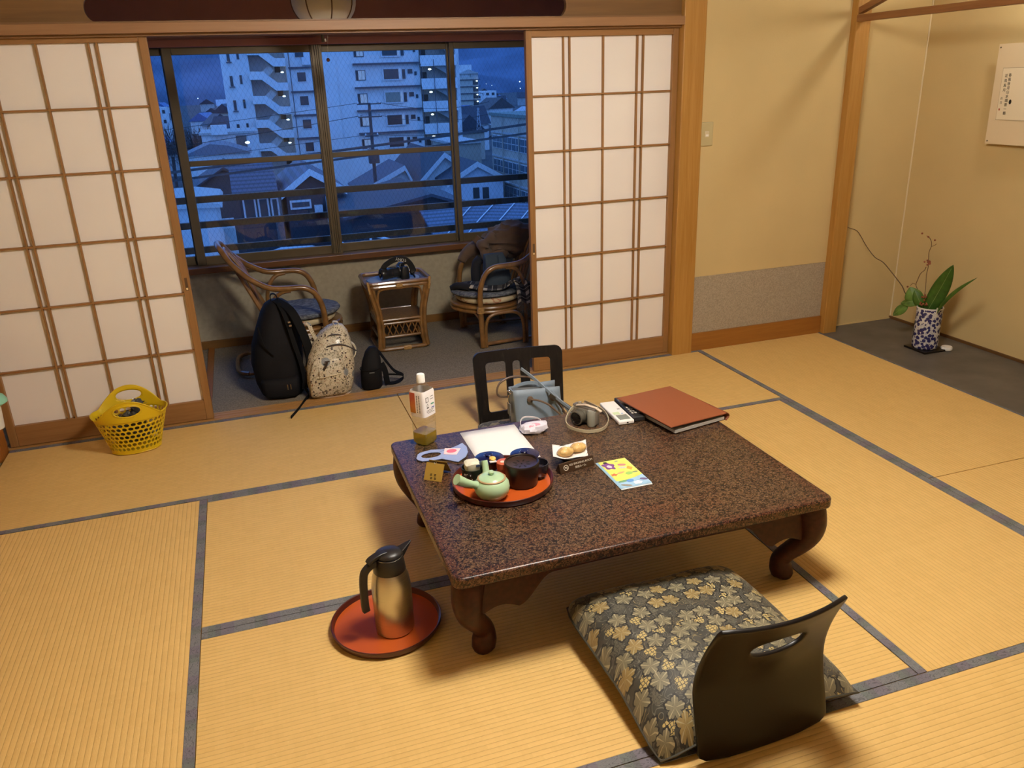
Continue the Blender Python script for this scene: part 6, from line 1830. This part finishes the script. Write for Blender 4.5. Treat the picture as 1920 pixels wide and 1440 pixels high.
# school-like block with rows of panes
t = thing('school_building', 'beige school block with long rows of window panes at the right of the view', 'building', (22, 55, G0))
BEI = plain('beige_render', (.42, .37, .30), .9, var=.05, vscale=.4)
MB().box(17.25, 30, 47, 60.5, G0, -.95).build('wall', BEI, t)
MB().box(17.1, 30.1, 46.9, 60.6, -.95, -.72).build('parapet', plain('green_roof_edge', (.16, .20, .17), .8), t)
PANE = plain('school_pane', (.075, .12, .15), .25)
for zt, zb_ in ((-2.35, -3.35), (-4.15, -5.15), (-6.0, -7.0)):
    MB().box(17.12, 17.25, 47.3, 60.2, zt + .15, zt + .28).build('ledge', WDIM, t)
    for i in range(13):
        y = 47.6 + i * .96
        f = MB().box(17.2, 17.26, y, y + .86, zb_, zt).build('window', FRAME, t)
        MB().box(17.16, 17.21, y + .06, y + .80, zb_ + .52, zt - .06).build('pane', PANE, f)
        MB().box(17.16, 17.21, y + .06, y + .80, zb_ + .06, zb_ + .46).build('pane', PANE, f)
for y in (53.4, 57.2):
    MB().tube([(17.1, y, -7), (17.1, y, -1)], .05, 5).build('drain_pipe', BEI, t)
MB().box(14.6, 17.2, 63.5, 70, G0, -3.2).build('lower_wing', BEI, t)
MB().box(14.4, 17.2, 63.3, 70.2, -3.2, -3.0).build('lower_roof', WDIM, t)
# distant hotel and far blocks
t = thing('distant_hotel', 'distant cream block with lit stairway landings before the hills', 'building', (60, 226, G0))
MB().box(56.5, 61.2, 220, 232, G0, 3.0).build('wall', plain('cream_render', (.50, .46, .38), .9), t)
MB().box(61.2, 63.2, 221.5, 232, G0, 4.2).build('stair_wall', WDIM, t)
MB().box(58.8, 61.6, 222, 230, 3.0, 6.2).build('roof_house', WWALL, t)
MB().prism([(57.6, 3.9), (63.4, 3.9), (60.5, 5.0)], 221, 231, 'xz').build('roof_gable', WDIM, t)
for k in range(4):
    z = 2.4 - k * 1.75
    MB().box(56.3, 63.2, 219.6, 220.3, z - .1, z + .08).build('ledge', LEDGE, t)
    MB().box(61.2, 63.0, 221.2, 221.6, z - 1.3, z - .15).build('landing', DARKW, t)
    MB().ball((62.6, 220.8, z - .4), (.2, .15, .15), 8, 5).build('landing_lamp', LAMPO, t)
random.seed(77)
blocks = [(-21.5, 250, 5, 6, 8.6, 'small white block with dark windows at the far left of the view'),
          (83, 300, 9, 8, 8.2, 'far white block beyond the school roof'), (92, 310, 8, 9, 9.0, 'far grey block with dark bands at the right edge')]
for x, y, w, d, hh, lb in blocks:
    t = thing('far_building', lb, 'building', (x, y, G0))
    MB().box(x - w / 2, x + w / 2, y, y + d, G0, G0 + hh).build('wall', WWALL, t)
    for i in range(3):
        for j in range(2):
            MB().box(x - w * .3 + i * w * .28, x - w * .3 + i * w * .28 + w * .14, y - .1, y + .05, G0 + hh - 1.6 - j * 2.6, G0 + hh - .7 - j * 2.6).build('window', DARKW, t)
# many small houses of the far town
proto = {}
def far_house(x, y, w, d, hh, rz, wm, rm, first):
    key = (wm.name, rm.name)
    if key not in proto:
        t = thing('town_house', 'small distant house among the rooftops between the near houses and the hills', 'house', (x, y, G0), rz, 'rooftops of the far town')
        MB().box(-.5, .5, -.5, .5, 0, .62).build('wall', wm, t, local=True)
        MB().prism([(-.58, .60), (.58, .60), (0, 1)], -.56, .56, 'xz').build('roof', rm, t, local=True)
        proto[key] = t
    else:
        t = copy_tree(proto[key])
    t.location = (x, y, G0); t.rotation_euler = (0, 0, rz); t.scale = (w, d, hh)
    nm = {'white_render': 'white', 'grey_render': 'grey', 'beige_render': 'beige'}[wm.name]
    rn = {'dark_slate_roof': 'dark slate', 'brown_metal_roof': 'brown', 'blue_metal_roof': 'blue', 'pale_metal_roof': 'pale'}[rm.name]
    t['label'] = 'small distant %s house with a %s roof in the %s town, %s' % (nm, rn, 'left' if x < 0 else 'right', 'nearer rows' if y < 160 else 'middle rows' if y < 300 else 'farthest rows')
    t['group'] = 'rooftops of the far town, ' + t['label']
pal = [(WWALL, DROOF), (WWALL, BROOF), (WDIM, DROOF), (BEI, DROOF), (WWALL, plain('blue_metal_roof', (.05, .12, .28), .5)), (WWALL, plain('pale_metal_roof', (.40, .42, .45), .5))]
placed = []
tries = 0
while len(placed) < 72 and tries < 4000:
    tries += 1
    y = 75 + 560 * random.random() ** 1.5
    side = random.random()
    x = random.uniform(-.16, .02) * y - 2.4 if side < .42 else random.uniform(.25, .52) * y - 2.4
    if 88 < y < 124 and -18 < x < 34: continue
    if 66 < y < 100 and -14 < x < 6: continue
    if 205 < y < 242 and 46 < x < 74: continue
    if y < 84 and 8 < x < 38: continue
    if abs(y - 250) < 16 and abs(x + 21) < 14: continue
    if abs(y - 305) < 18 and 68 < x < 106: continue
    if any((x - p) ** 2 + (y - q) ** 2 < 13.5 ** 2 for p, q in placed): continue
    placed.append((x, y))
    w = random.uniform(6, 9)
    wm, rm = random.choice(pal)
    far_house(x, y, w, random.uniform(6, 8), random.uniform(5.2, 8.2), random.choice((0, pi / 2, .3, -.4, 1.2)), wm, rm, False)
# town lights by the hills
mb = MB()
for i in range(40):
    y = random.uniform(500, 940)
    x = random.uniform(-.15, .55) * y
    mb.ball((x, y, G0 + random.uniform(6, 12)), random.uniform(.15, .4), 6, 4)
o = mb.build('town_lights', plain('town_light', (1, 1, 1), .5, emit=(.8, .9, 1), es=5)); tag(o, 'tiny scattered street lights at the foot of the hills', 'lights', kind='stuff')
# bare trees by the apartment block
BARK = plain('bare_twigs', (.085, .055, .048), .95, var=.3, vscale=2)
for k, (x, y, r) in enumerate(((-7.0, 112, 3.2), (-10.8, 118, 3.4), (-14.4, 124, 3.2))):
    t = thing('bare_tree', ('brown bare winter tree nearest the apartment block', 'middle one of three bare winter trees beside the apartment block', 'leftmost bare winter tree near the window stile')[k], 'tree', (x, y, G0), 0, 'bare trees by the apartments')
    MB().tube([(x, y, G0), (x + .2, y, G0 + 4)], .22, 6).build('trunk', BARK, t)
    mb = MB()
    for i in range(700):
        d = Vector((random.gauss(0, 1), random.gauss(0, 1), random.gauss(0, .8))).normalized() * r * random.uniform(.2, 1)
        c = Vector((x, y, G0 + 5.4)) + Vector((d.x, d.y, d.z * .85))
        e = (d.normalized() + Vector((random.gauss(0, .4), random.gauss(0, .4), random.gauss(.3, .4)))) * .7
        s_ = Vector((random.gauss(0, 1), random.gauss(0, 1), random.gauss(0, 1))).normalized() * .05
        mb.add([c - e, c + s_, c + e, c - s_], [(0, 1, 2, 3)])
    o = mb.build('twigs', BARK, t); o['kind'] = 'stuff'
# utility pole and wires
PIP = plain('pole_grey', (.06, .055, .06), .8)
t = thing('utility_pole', 'utility pole with crossarms and insulators before the apartment block', 'pole', (7.5, 60, G0))
MB().tube([(7.5, 60, G0), (7.6, 60, .38)], [.17, .11], 8).build('pole', PIP, t, True)
for z, w in ((.30, .9), (-.62, .9), (-2.0, .5), (-3.0, .4)):
    MB().box(7.57 - w, 7.57 + w, 59.85, 59.95, z - .04, z + .04).build('crossarm', PIP, t)
    for s in (-1, 1): MB().ball((7.57 + s * w * .9, 59.9, z + .12), (.06, .06, .1), 6, 5).build('insulator', FRAME, t)
MB().box(7.2, 7.95, 59.6, 60.2, -4.0, -3.2).build('transformer', PIP, t)
WIR = plain('wire_black', (.012, .012, .014), .6)
def wire(label, a, b, r, sag):
    pts = []
    for i in range(13):
        f = i / 12
        p = Vector(a).lerp(Vector(b), f); p.z -= sag * 4 * f * (1 - f); pts.append(p)
    o = MB().tube(pts, r, 5).build('power_cable', WIR); tag(o, label, 'cable')
wire('upper of the two thick black cables crossing the window view', (-9, 8, .22), (9, 8, 1.62), .019, .16)
wire('lower of the two thick black cables crossing the window view', (-9, 8, .12), (9, 8, 1.42), .017, .13)
wire('thin wire from the pole top crossarm to the left', (7.0, 60, .42), (-30, 60, -2.2), .018, .3)
wire('thin wire from the pole top crossarm to the right', (8.2, 60, .42), (17.0, 60, .1), .018, .5)
wire('thin wire from the second crossarm to the left', (7.0, 60, -.5), (-30, 60, -4.0), .022, .3)
wire('thin wire from the second crossarm to the right', (8.2, 60, -.5), (17.0, 60, -.8), .016, .5)
wire('thin low wire leaving the pole to the left', (7.2, 60, -1.9), (-30, 60, -4.2), .016, .2)
wire('thin low wire leaving the pole to the right', (7.9, 60, -1.9), (17.0, 60, -1.6), .014, .4)
# lattice pylons
def pylon(label, x, y, z0, h, w):
    t = thing('lattice_pylon', label, 'pylon', (x, y, z0))
    STL = plain('pylon_steel', (.42, .44, .47), .6)
    for s in (-1, 1): MB().tube([(x + s * w, y, z0), (x + s * w * .12, y, z0 + h)], h * .012, 4).build('leg', STL, t)
    for k in range(5):
        f0, f1 = k / 5, (k + 1) / 5
        wa, wb = w * (1 - .88 * f0), w * (1 - .88 * f1)
        MB().tube([(x - wa, y, z0 + h * f0), (x + wb, y, z0 + h * f1)], h * .007, 4).build('brace', STL, t)
        MB().tube([(x + wa, y, z0 + h * f0), (x - wb, y, z0 + h * f1)], h * .007, 4).build('brace', STL, t)
    for f in (.7, .82, .94):
        MB().tube([(x - w * .7, y, z0 + h * f), (x + w * .7, y, z0 + h * f)], h * .008, 4).build('crossarm', STL, t)
pylon('small lattice mast standing among the roofs right of the apartment block', 26.2, 95, -4.0, 2.7, .28)
pylon('tall lattice pylon up on the dark hillside', 505, 1420, 38, 55, 6)
